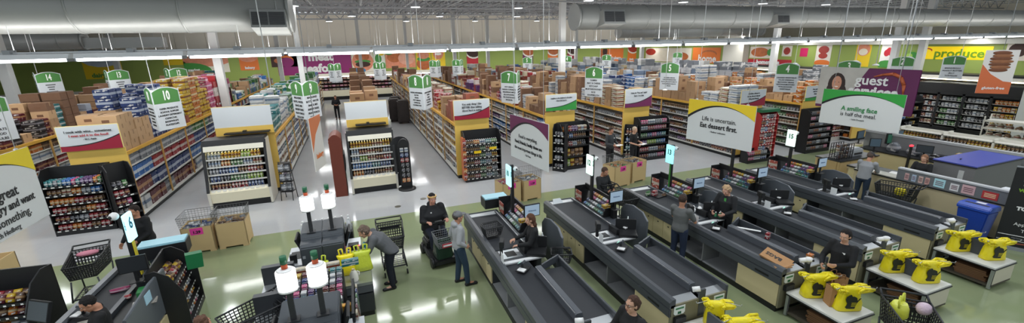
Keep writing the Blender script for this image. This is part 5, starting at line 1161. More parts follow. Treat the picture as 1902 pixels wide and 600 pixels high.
text('6', .3, mat('1d6f8a', .5), s, (.725, 4.22, 2.05), (0, 0, math.pi/2), off=.006, sx=.8); text('6', .26, mat('1d6f8a', .5), s, (.695, 4.075, 2.04), (0, 0, 0), sx=.14)
MB().box(.67, 4.2, 1.0, .69, 4.27, 1.7).build('yellow_strip', mat('d8c534', .4), t)
MB().ball((.56, 4.12, 2.25), .075, 0, 14, 10).build('dome_camera', WHITE, t); MB().ball((.53, 4.055, 2.25), .032, 0, 8, 6).build('camera_lens', BLACK, t)
monitor(-4.1, 8.75, 1.08, .15, 'black screen beside pole 6', scr='1c1f22', w=.42, h=.3)
monitor(-4.95, 7.75, .95, -.55, 'grey tilted register screen at the bottom left corner', scr='3a4046', w=.42, h=.32, tilt=-.35)
pin_pad(-4.62, 8.1, .95, -.3, 'card reader right of the grey tilted register screen')
for i, (x, y, lab) in enumerate(((-4.45, 7.9, 'newspaper lying on the belt of the lower left checkout'), (-3.85, 8.25, 'newspaper on the stand left of the grey guard of the lower left checkout'))):
    tag(MB().box(-.17, -.11, 0, .17, .11, .01).build('newspaper', packmat('d6d0c4', 'b5665a', '6f6a66', 6), None, (x, y, .89), (0, 0, .25)), lab, 'newspaper')
for i, (x, y, c, lab) in enumerate(((-4.45, 8.9, 'pink', 'pink and white pack on the belt of the lower left checkout'), (-4.2, 8.55, 'red', 'small red packet beside the scanner of the lower left checkout'))):
    put('grocery_item', bag_mesh(.3 if i == 0 else .1, .14, .06), x, y, .885, .2, pm(c), lab, 'grocery', None)
tag(MB().box(-.14, -.12, 0, .14, .12, .14).build('green_basket', mat('1f7a3c', .5), None, (-3.9, 8.55, .87), (0, 0, .2)), 'green tray standing left of the grey guard of the lower left checkout', 'tray')
# candy racks of the lower left checkout and the one in the corner
def big_candy(x, y, rz, label, w, d, h, gl, n=5):
    t = thing('candy_display', label, 'candy rack', (x, y, 0), rz); W_ = w/2
    prof = [(0, 0, .04), (0, d, .04), (0, d, h), (0, d*.7, h+.02), (0, d*.35, h-.12), (0, 0, h*.62)]
    for s in (-1, 1): MB().prism([(s*W_, p[1], p[2]) for p in prof], (-s*.03, 0, 0)).build('side_panel', BLACK, t, bevel=.004)
    MB().box(-W_, d-.03, .04, W_, d, h).build('back_panel', BLACK, t); MB().box(-W_, 0, .0, W_, d, .08).build('base', BLACK, t)
    R_ = Matrix.Rotation(rz, 3, 'Z')
    for i in range(n):
        z = .1+i*(h-.3)/n; yy = .02+.08*i/n*2
        b = MB(); b.box(-W_+.03, yy, z-.015, W_-.03, d-.03, z); b.box(-W_+.03, yy-.01, z-.02, W_-.03, yy, z+.02); 
        for q in range(int(w/.12)): b.box(-W_+.05+q*.12, yy-.014, z-.012, -W_+.09+q*.12, yy-.01, z+.015, 1)
        b.build('shelf', [BLACK, WHITE], t)
        for row in range(2):
            for q in range(int((w-.1)/.13)):
                c = [['white', 'orange', 'pink', 'white'], ['white', 'grey', 'orange', 'yellow'], ['orange', 'orange', 'white', 'grey'], ['maroon', 'brown', 'orange', 'maroon'], ['red', 'maroon', 'yellow', 'brown']][i % 5][q % 4]
                p = R_ @ Vector((-W_+.1+q*.13, yy+.1+row*.15, z+.005)); o = put('candy_bar', bag_mesh(.12, .12, .11 if i < 3 else .15), x+p.x, y+p.y, z+.005, rz+rnd.uniform(-.3, .3), pm(c), '%s candy pack on the %s' % (c, gl), 'candy', 'candy packs on the '+gl); o.rotation_euler[0] = -.4
    return t
big_candy(-3.45, 9.15, math.pi/2+.1, 'black candy rack behind the grey guard of the lower left checkout', 1.15, .5, 1.28, 'rack behind the guard of the lower left checkout')
t = thing('stacked_cases', 'black case with a pale blue top on the candy rack of the lower left checkout', 'case', (-4.1, 10.0, 1.02), .12); MB().box(-.42, -.2, 0, .42, .2, .26).build('case_body', BLACK, t); MB().box(-.38, -.17, .26, .4, .18, .3).build('blue_lid', mat('9fd2e0', .4), t)
tag(MB().prism([(-.13, 0, .02), (.13, 0, 0), (.15, 0, .3), (-.12, 0, .32)], (0, .15, 0)).build('green_basket', mat('0f6b3c', .5), None, (-3.32, 9.1, .98), (0, 0, .35)), 'green basket hooked on the right side of the candy rack of the lower left checkout', 'basket')
big_candy(-6.5, 8.75, -.12, 'large black candy rack in the bottom left corner', 1.75, .75, 1.42, 'rack in the bottom left corner', 5)
t = thing('stacked_cases', 'black case with pale blue top behind the pole of the nearest lane', 'case', (3.15, 10.05, .95)); MB().box(-.3, -.2, 0, .38, .2, .24).build('case_body', BLACK, t); MB().box(-.28, -.17, .24, .34, .18, .27).build('blue_lid', mat('9fd2e0', .4), t)
# ------------------------------------------------------------------ self checkouts
MG = mat('3f4449', .42, noise=.06, nscale=3)
def self_checkout(x, y, s, label):
    """s = -1 faces left, +1 faces right; body long in y"""
    t = thing('self_checkout', label, 'self checkout machine', (x, y, 0))
    w, d = .42, .95
    MB().box(-w/2, -d/2, 0, w/2, d/2, .1).build('base', BLACK, t)
    b = MB().prism([(-w/2, -d/2, .1), (-w/2, -d/2, 1.28), (-w/2, -d/2+.08, 1.33), (-w/2, -.18, 1.35), (-w/2, -.12, 1.45), (-w/2, d/2-.06, 1.5), (-w/2, d/2, 1.42), (-w/2, d/2, .1)], (w, 0, 0)).build('body', MG, t, bevel=.02)
    MB().box(s*(w/2-.005), -.42, .25, s*(w/2+.02), .42, .8).build('front_door', SHR2, t)
    M = Matrix.Translation((s*(w/2+.05), .1, 1.18)) @ Matrix.Rotation(s*.35, 4, 'Y')
    sc = MB().box(-.025, -.22, -.17, .025, .22, .17, 0, M).build('touch_screen', BLACK, t, bevel=.008)
    MB().box(s*.025, -.19, -.14, s*.03, .19, .14, 0, M).build('display', mat('6f8ca0', .3, emit=.3), sc)
    MB().box(s*w/2, -.44, .84, s*(w/2+.3), .44, .93).build('scanner_shelf', mat('c9ccd0', .3, .3), t); MB().box(s*(w/2+.04), -.15, .93, s*(w/2+.26), .2, .937).build('scanner_glass', BLACK, t)
    MB().box(s*(w/2), -.44, .1, s*(w/2+.28), .44, .84).build('scanner_base', SHR2, t)
    MB().box(s*(w/2+.1), -.36, .945, s*(w/2+.22), -.28, 1.12).build('card_reader', BLACK, t)
    MB().box(s*w*.3, -d/2-.003, 1.06, s*w*.42, -d/2, 1.12).build('lock', LGREY, t)
    MB().box(-.08, -.15, 1.45, .08, .0, 1.465).build('pole_plate', DARK, t); MB().box(-.035, -.1, 1.45, .035, -.045, 1.92).build('pole', DARK, t)
    l = MB().lathe([(.115, 0), (.125, .02), (.125, .26), (.11, .28)], c=(0, -.07, 1.95), n=24).build('lamp_shade', mat('ffffff', .4, emit=3.2), t)
    MB().lathe([(.1, 0), (.127, .005), (.127, .03), (.1, .035)], c=(0, -.07, 1.92), n=24).build('lamp_base', WHITE, t)
    MB().lathe([(.11, 0), (.09, .015), (.045, .02)], c=(0, -.07, 2.23), n=20).build('lamp_top', WHITE, t)
    MB().lathe([(.04, 0), (.04, .07)], c=(0, -.07, 2.25), n=14).build('orange_light', mat('c8552a', .4), t); MB().lathe([(.045, 0), (.045, .11)], c=(0, -.07, 2.32), n=14).build('green_light', mat('0f5a38', .4), t)
    return t
self_checkout(-1.17, 9.0, -1, 'rear left self checkout with a white drum lamp'); self_checkout(-.77, 9.0, 1, 'rear right self checkout with a white drum lamp, red scanner light below')
self_checkout(-1.16, 5.9, -1, 'front left self checkout with a bright drum lamp at the bottom'); self_checkout(-.78, 5.9, 1, 'front right self checkout with a bright drum lamp beside yellow packs')
tag(MB().box(-.1, -.01, 0, .1, .01, .008).build('scan_light', mat('ff2030', .4, emit=6), None, (-.38, 8.98, .94)), 'red glowing scanner line of the rear right self checkout', 'light')
def bag_unit(x0, x1, y0, y1, label):
    t = thing('bagging_counter', label, 'counter', ((x0+x1)/2, y0, 0)); W_ = (x1-x0)/2; L = y1-y0
    MB().box(-W_+.02, .02, 0, W_-.02, L, .1).build('base', BLACK, t); MB().box(-W_, 0, .1, W_, L, .5).build('body', SHR2, t, bevel=.01); MB().box(-W_, 0, .52, W_, L, .68).build('drawer_band', mat('55595e', .4), t, bevel=.01)
    MB().box(-W_, 0, .68, W_, L, .74).build('scale_top', PLATE, t); MB().box(-W_, L-.12, .74, W_, L, 1.1).build('bag_stand', SHR2, t)
bag_unit(-.72, -.1, 7.7, 8.45, 'grey bagging counter in front of the bending woman with bags and a milk jug'); bag_unit(-2.05, -1.5, 7.75, 8.45, 'grey bagging counter on the left of the self checkouts, rear')
bag_unit(-2.0, -1.5, 6.6, 7.4, 'grey bagging counter on the left of the self checkouts, front')
def loose_bag(x, y, z, label, m, printed=False, w=.32, h=.42, rz=0):
    t = thing('plastic_bag', label, 'plastic bag', (x, y, z), rz); yellow_bag_parts(t, w=w, d=.22, h=h, m=m, printed=printed, handles=False)
    hb = MB()
    for sx in (-1, 1): hb.path([(sx*w*.3, 0, h*.9), (sx*w*.35, 0, h+.12), (sx*w*.15, 0, h+.13), (sx*w*.1, 0, h*.95)], .014, 6)
    hb.build('handle', m, t)
YG = mat('c3cf3a', .35, bump=.4, bscale=20)
loose_bag(-.55, 8.2, .74, 'bright yellow plastic bag under the hands of the bending woman', BYELLOW); loose_bag(-.25, 8.25, .74, 'yellow-green filled bag right of the bright yellow one', YG, w=.36)
loose_bag(-1.0, 8.1, .84, 'yellow-green bag left of the milk jug behind the candy shelves', YG, w=.3, h=.3)
t = thing('milk_jug', 'white plastic milk jug on the grey bagging counter', 'milk jug', (-.42, 7.86, .74)); MB().lathe([(.07, 0), (.078, .02), (.078, .15), (.05, .2), (.03, .23)], n=16).build('jug_body', mat('ece9dc', .4), t); MB().lathe([(.028, 0), (.028, .025)], c=(0, 0, .23), n=12).build('cap', mat('d7c8a0', .5), t); MB().path([(.06, 0, .2), (.1, 0, .17), (.09, 0, .09)], .013, 6).build('handle', mat('ece9dc', .4), t)
# tiered candy shelf between the self checkouts
t = thing('candy_display', 'tiered candy shelf between the front and rear self checkouts', 'candy rack', (-1.0, 6.55, 0)); 
MB().box(-.5, 0, 0, .42, 1.15, .55).build('base', BLACK, t)
MB().prism([(-.5, 0, .55), (-.5, 1.15, .55), (-.5, 1.15, 1.12), (-.5, .1, .9)], (.92, 0, 0)).build('tiered_top', BLACK, t)
cols = [['green', 'white', 'green', 'green'], ['blue', 'navy', 'blue', 'blue', 'maroon', 'white'], ['blue', 'teal', 'blue', 'white', 'red', 'pink'], ['pink', 'white', 'purple', 'navy', 'maroon', 'maroon', 'pink'], ['grey', 'pink', 'white', 'navy', 'white', 'purple'], ['grey', 'navy', 'pink', 'grey', 'white', 'grey'], ['yellow', 'maroon', 'navy', 'grey', 'teal', 'teal']]
for i in range(7):
    for q in range(8):
        c = cols[i][int(q/8*len(cols[i]))]; o = put('candy_packet', box_mesh(.09, .11, .07), -1.43+q*.113, 6.72+i*.145, .935+i*.035, rnd.uniform(-.1, .1), pm(c, 5), '%s candy packet on the tiered shelf between the self checkouts' % c, 'candy', 'candy packets on the tiered shelf')
for i in range(4): put('yellow_pack', box_mesh(.14, .1, .12), -.98+i*.15, 6.6, .92, 0, packmat('e5a81e', 'f2c53a', 'c2601a', 3), 'yellow and orange pack in the row beside the front right lamp', 'pack', 'yellow packs beside the front right lamp')
for i in range(2): put('green_pack', box_mesh(.2, .1, .06), -1.42+i*.22, 6.6, .92, 0, packmat('1c6b43', 'e4efe6', '1c6b43', 4), 'green and white pack left of the yellow packs', 'pack', 'green packs left of the yellow packs')
for i, (c, w_) in enumerate((('cream', .3), ('yellow', .12), ('cream', .24), ('teal', .3))): put('snack_carton', box_mesh(w_, .1, .12), -1.35+i*.3, 7.76, 1.14, 0, pm(c), '%s carton on the top edge of the tiered candy shelf' % c, 'carton', 'cartons on the top edge of the tiered candy shelf')
t = thing('packet_strip', 'hanging strip of small snack packets right of the front self checkouts', 'rack', (-.42, 6.7, 0), 0); MB().box(-.02, -.5, .2, .02, .6, 1.1).build('wire_panel', BLACK, t)
for i in range(5):
    for q in range(6): put('hanging_packet', box_mesh(.03, .12, .13), -.37, 6.3+q*.16, .3+i*.16, 0, pm(['maroon', 'grey', 'green', 'navy', 'cream'][(i+q) % 5]), 'small %s packet on the hanging strip' % ['maroon', 'grey', 'green', 'navy', 'cream'][(i+q) % 5], 'packet', 'packets on the hanging strip')
# clear bottles standing behind the rear machines
t = thing('bottle_stand', 'black stand behind the rear self checkouts', 'stand', (-.97, 9.72, 0)); MB().box(-.55, 0, 0, .55, .55, .95).build('stand_body', BLACK, t); MB().box(-.55, .0, .95, .55, .55, .98).build('shelf', DARK, t)
CLR = mat('d8dcde', .12, .25)
for i in range(8):
    for row in range(2): put('clear_bottle', bottle_mesh(.05, .3), -1.47+i*.14, 9.85+row*.2, .98, 0, CLR, 'clear bottle in the rows behind the rear self checkouts', 'bottle', 'clear bottles behind the rear self checkouts')
# ------------------------------------------------------------------ mobility scooter
t = thing('mobility_scooter', 'dark green motorised shopping scooter with a wire basket', 'mobility scooter', (1.5, 9.55, 0), math.pi+.12)
# local +y is forward
SG = mat('14301f', .35); 
MB().prism([(-.27, -.62, .1), (.27, -.62, .1), (.3, .35, .1), (.26, .62, .1), (-.26, .62, .1), (-.3, .35, .1)], (0, 0, .12)).build('platform', BLACK, t, bevel=.02)
MB().prism([(-.2, .2, .22), (-.2, .6, .22), (-.2, .5, .62), (-.2, .34, .7), (-.2, .26, .5)], (.4, 0, 0)).build('front_body', SG, t, bevel=.03)
MB().box(-.24, -.6, .2, .24, -.12, .4).build('rear_housing', BLACK, t, bevel=.04); MB().box(-.24, -.5, .5, .24, -.08, .58).build('seat_cushion', BLACK, t, bevel=.03); MB().tube((0, -.3, .38), (0, -.3, .52), .05).build('seat_post', DARK, t)
MB().box(-.23, -.56, .55, .23, -.48, 1.0).build('seat_back', BLACK, t, bevel=.03)
MB().path([(0, .36, .62), (0, .2, 1.0)], .03, 10).build('steering_column', BLACK, t); MB().path([(-.24, .12, 1.02), (-.1, .2, 1.0), (.1, .2, 1.0), (.24, .12, 1.02)], .02, 8).build('handlebar', BLACK, t); MB().box(-.09, .17, 1.0, .09, .27, 1.06).build('control_box', BLACK, t, bevel=.01)
b = MB(); A = [(-.2, .42, .62), (.2, .42, .62), (.2, .78, .62), (-.2, .78, .62)]; T = [(-.24, .38, .9), (.24, .38, .9), (.24, .84, .9), (-.24, .84, .9)]
for i in range(4): j = (i+1) % 4; quad_grid(b, A[i], A[j], T[j], T[i], 9, 5, .005); b.tube(T[i], T[j], .009)
quad_grid(b, *A, 8, 8, .005); b.build('wire_basket', mat('7d8083', .4, .4), t)
p = MB().box(-.14, .86, .66, .14, .87, .76).build('basket_plate', mat('b03a44', .4), t); MB().box(-.12, .872, .69, .12, .876, .73).build('plate_text', WHITE, p)
for sx in (-.28, .28):
    for yy in (-.42, .45): MB().tube((sx-.04, yy, .12), (sx+.04, yy, .12), .12, n=18).build('wheel', BLACK, t)
# ------------------------------------------------------------------ service area on the right
t = thing('service_partition', 'long cream partition with a grey top band carrying notices', 'partition', (15.0, 0, 0)); y0, y1 = 4.75, 8.35
MB().box(-.05, y0, .04, .05, y1, .95).build('lower_panel', mat('b9ab8a', .6, noise=.05, nscale=1), t); u = MB().box(-.07, y0, .97, .04, 7.2, 1.3).build('upper_band', mat('6a6d70', .5), t); MB().box(-.08, y0, .94, .05, y1, .975).build('dark_strip', BLACK, t); MB().box(-.06, 7.2, .97, .35, y1, 1.0).build('counter_top', mat('a9a79c', .35), t); MB().box(-.09, y0, 1.3, .07, 7.2, 1.34).build('cap_rail', mat('b4b6b8', .4), t); MB().box(-.06, y0, 0, .05, y1, .05).build('kick_base', BLACK, t)
for i, (y, w_, h_, c) in enumerate(((6.95, .1, .2, 'c9a3a0'), (6.78, .1, .2, 'a9bcd0'), (6.62, .1, .2, 'cbb0a6'), (6.47, .1, .2, 'c99d94'), (6.2, .24, .24, 'a9d4dc'), (5.88, .18, .2, 'd5d5d6'), (5.6, .26, .24, 'c9a5a8'), (5.18, .3, .2, 'b23434'))):
    n_ = MB().box(-.008, -w_/2, 0, 0, w_/2, h_).build('notice', mat(c, .6), None, (15-.072, y, 1.02)); tag(n_, 'small %s notice on the grey band of the service partition' % ['pink narrow', 'blue narrow', 'tan narrow', 'rose narrow', 'square light blue', 'small white', 'square pink', 'wide red'][i], 'notice')
    b = MB()
    for q in range(3): b.box(-.011, -w_*.36, h_*(.25+q*.2), -.008, w_*.36, h_*(.25+q*.2)+.02)
    b.build('printed_lines', mat('6a4a52' if c != 'b23434' else 'e8c9a0', .6), n_)
# recycling bin
t = thing('recycling_bin', 'blue plastic recycling bin with a white label on its lid', 'bin', (14.45, 5.15, 0), .0); BL = mat('1c3f9a', .4)
MB().prism([(-.2, -.2, 0), (.2, -.2, 0), (.2, .2, 0), (-.2, .2, 0)], (0, 0, .01))
b = MB(); b.add([(-.2, -.22, 0), (.2, -.22, 0), (.2, .22, 0), (-.2, .22, 0), (-.25, -.29, .85), (.25, -.29, .85), (.25, .29, .85), (-.25, .29, .85)], [(0, 3, 2, 1), (4, 5, 6, 7), (0, 1, 5, 4), (1, 2, 6, 5), (2, 3, 7, 6), (3, 0, 4, 7)]); b.build('bin_body', BL, t, bevel=.02)
MB().prism([(-.27, -.31, .85), (.27, -.31, .85), (.27, -.31, .93), (.2, -.31, 1.0), (-.2, -.31, 1.0), (-.27, -.31, .93)], (0, .62, 0)).build('lid', mat('2048a8', .4), t, bevel=.015); MB().box(-.16, -.22, 1.0, -.08, .22, 1.004).build('slot', BLACK, t); MB().box(0, -.1, 1.0, .12, .08, 1.004).build('label', WHITE, t)
# banner stand
t = thing('hiring_banner', 'tall black roll-up banner reading Apply Today at the right edge', 'banner', (14.75, 4.3, 0), -math.pi/2+.45)
MB().box(-.5, -.06, 0, .5, .06, .08).build('foot', LGREY, t); s = MB().box(-.5, -.012, .08, .5, .0, 2.05).build('banner_sheet', mat('15171a', .5), t); MB().box(-.5, -.02, 2.05, .5, .01, 2.08).build('top_rail', LGREY, t)
text('fresh', .3, WHITE, s, (-.02, -.016, 1.72), off=.012); text('WE ARE HIRING', .1, mat('7aa82a', .5), s, (0, -.016, 1.5), off=.006); text('BRING', .12, WHITE, s, (0, -.016, 1.33), off=.008); text('SMILES', .12, WHITE, s, (0, -.016, 1.19), off=.008); text('TO GUESTS', .12, WHITE, s, (0, -.016, 1.05), off=.008)
text('Apply online', .11, WHITE, s, (0, -.016, .66)); text('Today', .11, WHITE, s, (0, -.016, .5)); MB().box(-.48, -.018, .36, .48, -.012, .375).build('white_rule', WHITE, s); text('FESTIVALFOODS.COM', .05, LGREY, s, (0, -.016, .3)); MB().box(-.48, -.018, .23, .48, -.012, .24).build('white_rule', WHITE, s)
pr = MB(); pr.path([(-.3, -.014, .1), (-.2, -.014, .16), (0, -.014, .18), (.2, -.014, .15), (.3, -.014, .1)], .02, 6); pr.build('brown_swoosh', mat('8a4a34', .5), s)
# printer counter
SWOOD = mat('c2a878', .5, noise=.06, nscale=2)
def base_cabinet(x0, x1, y0, y1, h, label, doors, front='y'):
    t = thing('service_counter', label, 'counter', (x0, y0, 0)); w = x1-x0; L = y1-y0
    MB().box(.03, .05, 0, w-.03, L-.03, .1).build('kick_base', BLACK, t); MB().box(0, .02, .1, w, L, h-.04).build('body', SWOOD, t); MB().box(-.02, -.02, h-.04, w+.02, L+.02, h).build('worktop', mat('2b2d30', .3), t)
    if front == 'y':
        dw = w/doors
        for i in range(doors):
            d = MB().box(i*dw+.01, 0, .12, (i+1)*dw-.01, .02, h-.06).build('cabinet_door', SWOOD, t); s = .85 if i % 2 == 0 else .15; MB().tube((i*dw+dw*s, -.012, h*.6), (i*dw+dw*s, -.012, h*.72), .007).build('handle', STEEL, d)
    MB().box(-.02, .1, .12, 0, L-.05, h-.06).build('side_panel', mat('b59a6a', .5), t)
    return t
base_cabinet(15.55, 17.6, 9.15, 10.0, .95, 'wooden counter with cream doors holding the printer and parcel rack', 4)
base_cabinet(19.6, 23.5, 9.5, 10.3, 1.0, 'long wooden counter behind the man in the grey sweater', 6)
t = thing('office_printer', 'light grey office printer on the wooden counter', 'printer', (16.75, 9.6, .95)); MB().box(-.3, -.25, 0, .3, .25, .26).build('printer_body', mat('9a9da1', .4), t, bevel=.03); MB().box(-.24, -.18, .26, .2, .2, .3).build('top_tray', mat('b5b8bb', .4), t, bevel=.015); MB().box(-.2, -.27, .08, .2, -.24, .14).build('paper_slot', BLACK, t)
t = thing('parcel_rack', 'black mesh rack of small parcels left of the printer', 'rack', (15.95, 9.45, .95)); b = MB(); quad_grid(b, (-.32, -.2, 0), (.32, -.2, 0), (.32, -.2, .55), (-.32, -.2, .55), 5, 4, .012); quad_grid(b, (-.32, .15, 0), (.32, .15, 0), (.32, .15, .55), (-.32, .15, .55), 5, 4, .012); b.build('mesh_frame', BLACK, t); MB().box(-.33, -.2, .0, .33, .2, .02).build('shelf', BLACK, t)
for i in range(4):
    for q in range(5): put('small_parcel', box_mesh(.1, .08, .1), 15.95-.26+q*.125, 9.4, .97+i*.135, 0, pm(['black', 'maroon', 'grey', 'brown', 'cream'][(i*2+q) % 5]), '%s small parcel in the black mesh rack' % ['black', 'maroon', 'grey', 'brown', 'cream'][(i*2+q) % 5], 'parcel', 'small parcels in the black mesh rack')
for i, (x, y, z, rz, w_, lab) in enumerate(((17.9, 9.5, .95, -.7, .35, 'screen on the wooden counter right of the printer'), (19.9, 9.9, 1.0, -.3, .5, 'screen facing the man in the grey sweater, with a green display beside it'), (18.9, 10.6, .95, .1, .5, 'dark screen behind the smiling face board'))):
    monitor(x, y, z, rz, lab, scr='3c4b55', w=w_, h=.32)
t = thing('till_screen', 'dark green-lit price display on the long wooden counter', 'display', (19.2, 9.7, 1.0), -.3); MB().box(-.2, -.03, .1, .2, .03, .5).build('casing', BLACK, t); MB().box(-.17, -.035, .13, .17, -.03, .47).build('display', mat('2f5a48', .4, emit=.3), t); MB().box(-.05, -.05, 0, .05, .05, .1).build('foot', BLACK, t)
tag(MB().box(-.06, -.03, 0, .06, .03, .05).build('red_display', mat('ff2a35', .4, emit=3), None, (18.3, 8.6, 1.32)), 'red glowing digits above the man in the grey sweater', 'display')
tag(MB().box(-.03, -.03, 0, .03, .03, 1.32).build('display_post', BLACK, None, (18.3, 8.6, 0)), 'thin black post under the red glowing digits', 'post')
# service desk with staff: dark worktop between the man in the sweater and the seated woman
t = thing('service_desk', 'dark topped service desk between the sweater man and the seated woman', 'desk', (15.3, 6.9, 0)); MB().box(0, 0, .9, .7, 1.9, .95).build('desk_top', mat('26282b', .3), t); MB().box(.05, .05, .05, .65, 1.85, .9).build('desk_body', LCREAM, t)
tag(MB().box(-.15, -.1, 0, .15, .1, .02).build('paper_sheet', WHITE, None, (15.6, 7.6, .95), (0, 0, .2)), 'white papers on the service desk', 'paper')
tag(MB().box(-.1, -.01, 0, .1, .01, .2).build('paper_sheet', WHITE, None, (15.35, 6.98, 1.0), (-.2, 0, -.9)), 'white sheet standing in front of the seated woman', 'paper')
pin_pad(15.45, 7.35, .95, -.8, 'card reader at the left of the seated woman')
# blue-topped enclosure
t = thing('blue_top_booth', 'grey booth with a large flat blue top', 'booth', (16.35, 6.1, 0)); 
MB().box(0, 0, .0, 2.5, .95, 1.42).build('grey_body', mat('6e6e70', .6), t); MB().box(-.02, -.02, 1.42, 2.52, .98, 1.47).build('blue_top', mat('3d4aa0', .35), t); MB().box(-.03, -.03, 1.41, 2.53, .99, 1.44).build('edge_trim', BLACK, t)
for i, (yy, z) in enumerate(((.32, 1.0), (.32, .68))): MB().box(-.01, yy-.1, z, 0, yy+.02, z+.28).build('taped_sheet', mat('b5b7b8', .6), t)
tag(MB().tube((-.05, 0, .015), (.06, .02, .015), .015, n=8).build('marker_pen', BLACK, None, (16.95, 6.7, 1.47)), 'black pen lying on the blue top', 'pen')
# low grey rear wall of the service area
t = thing('rear_partition', 'low grey rear wall of the service area with a pale rail', 'partition', (19.2, 0, 0)); MB().box(0, 6.0, 0, .1, 10.6, 1.42).build('wall_panel', mat('8d8f90', .6), t); MB().box(-.04, 6.0, 1.42, .14, 10.6, 1.5).build('cap_rail', mat('aeb0b2', .4), t)
t = thing('back_desk', 'dark rear desk of the service area under the grey rear wall', 'desk', (18.3, 7.1, 0)); MB().box(0, 0, .88, .85, 3.2, .93).build('desk_top', mat('1f2124', .3), t); MB().box(.05, .05, .0, .8, 3.15, .88).build('desk_body', LCREAM, t)
for i, (x, y, c, me, lab) in enumerate(((18.7, 7.4, 'yellow', box_mesh(.3, .25, .35), 'yellow and red box on the rear desk'), (18.7, 7.9, 'black', box_mesh(.3, .5, .18), 'flat black device on the rear desk'), (18.75, 8.7, 'grey', bag_mesh(.35, .4, .3), 'grey bag heap on the rear desk'), (18.7, 9.3, 'grey', bag_mesh(.3, .4, .35), 'blue-grey bag heap further along the rear desk'))):
    put('desk_item', me, x, y, .93, .1, pm(c), lab, 'desk item', None)
monitor(18.5, 8.3, .93, -1.2, 'black laptop-like screen on the rear desk', scr='2a3036', w=.45)
tag(MB().box(0, 0, 0, .5, .5, .02).build('paper_shelf', mat('d7dadd', .5), None, (15.9, 4.95, 1.05), (0, 0, 0)), 'pale shelf with papers behind the red notice', 'shelf')
# ------------------------------------------------------------------ people
def remesh(b, name, mats, vox, smooth=3, parent=None):
    me = b.mesh('tmp', mats); o = bpy.data.objects.new('tmp', me); COL.objects.link(o)
    md = o.modifiers.new('r', 'REMESH'); md.mode = 'VOXEL'; md.voxel_size = vox; md.use_smooth_shade = True
    if smooth: s = o.modifiers.new('s', 'SMOOTH'); s.iterations = smooth; s.factor = .5
    dg = bpy.context.evaluated_depsgraph_get(); m2 = bpy.data.meshes.new_from_object(o.evaluated_get(dg)); bpy.data.objects.remove(o)
    m2.materials.clear()
    for q in (mats if isinstance(mats, (list, tuple)) else [mats]): m2.materials.append(q)
    for p in m2.polygons: p.use_smooth = True; p.material_index = 0
    return obj(name, m2, parent)
def limb(b, pts, rs, n=12):
    for (p, q), (r0, r1) in zip(zip(pts, pts[1:]), zip(rs, rs[1:])):
        b.tube(p, q, r0, r1, n); b.ball(q, r1, 0, n, 8)
    b.ball(pts[0], rs[0], 0, n, 8)
def torso(b, rings, n=18):
    """rings: (centre, right vector*half width, forward vector*half depth)"""
    vs_ = []
    for c, rv, fv in rings:
        for i in range(n):
            a = 2*math.pi*i/n; vs_.append(Vector(c)+rv*math.cos(a)+fv*math.sin(a))
    k = len(rings)
    b.add(vs_, [(j*n+i, j*n+(i+1) % n, (j+1)*n+(i+1) % n, (j+1)*n+i) for j in range(k-1) for i in range(n)]+[tuple(range(n-1, -1, -1)), tuple(range((k-1)*n, k*n))], 0, True)
SKIN = mat('b98468', .55, noise=.05); SKIN2 = mat('c89a80', .55, noise=.05)
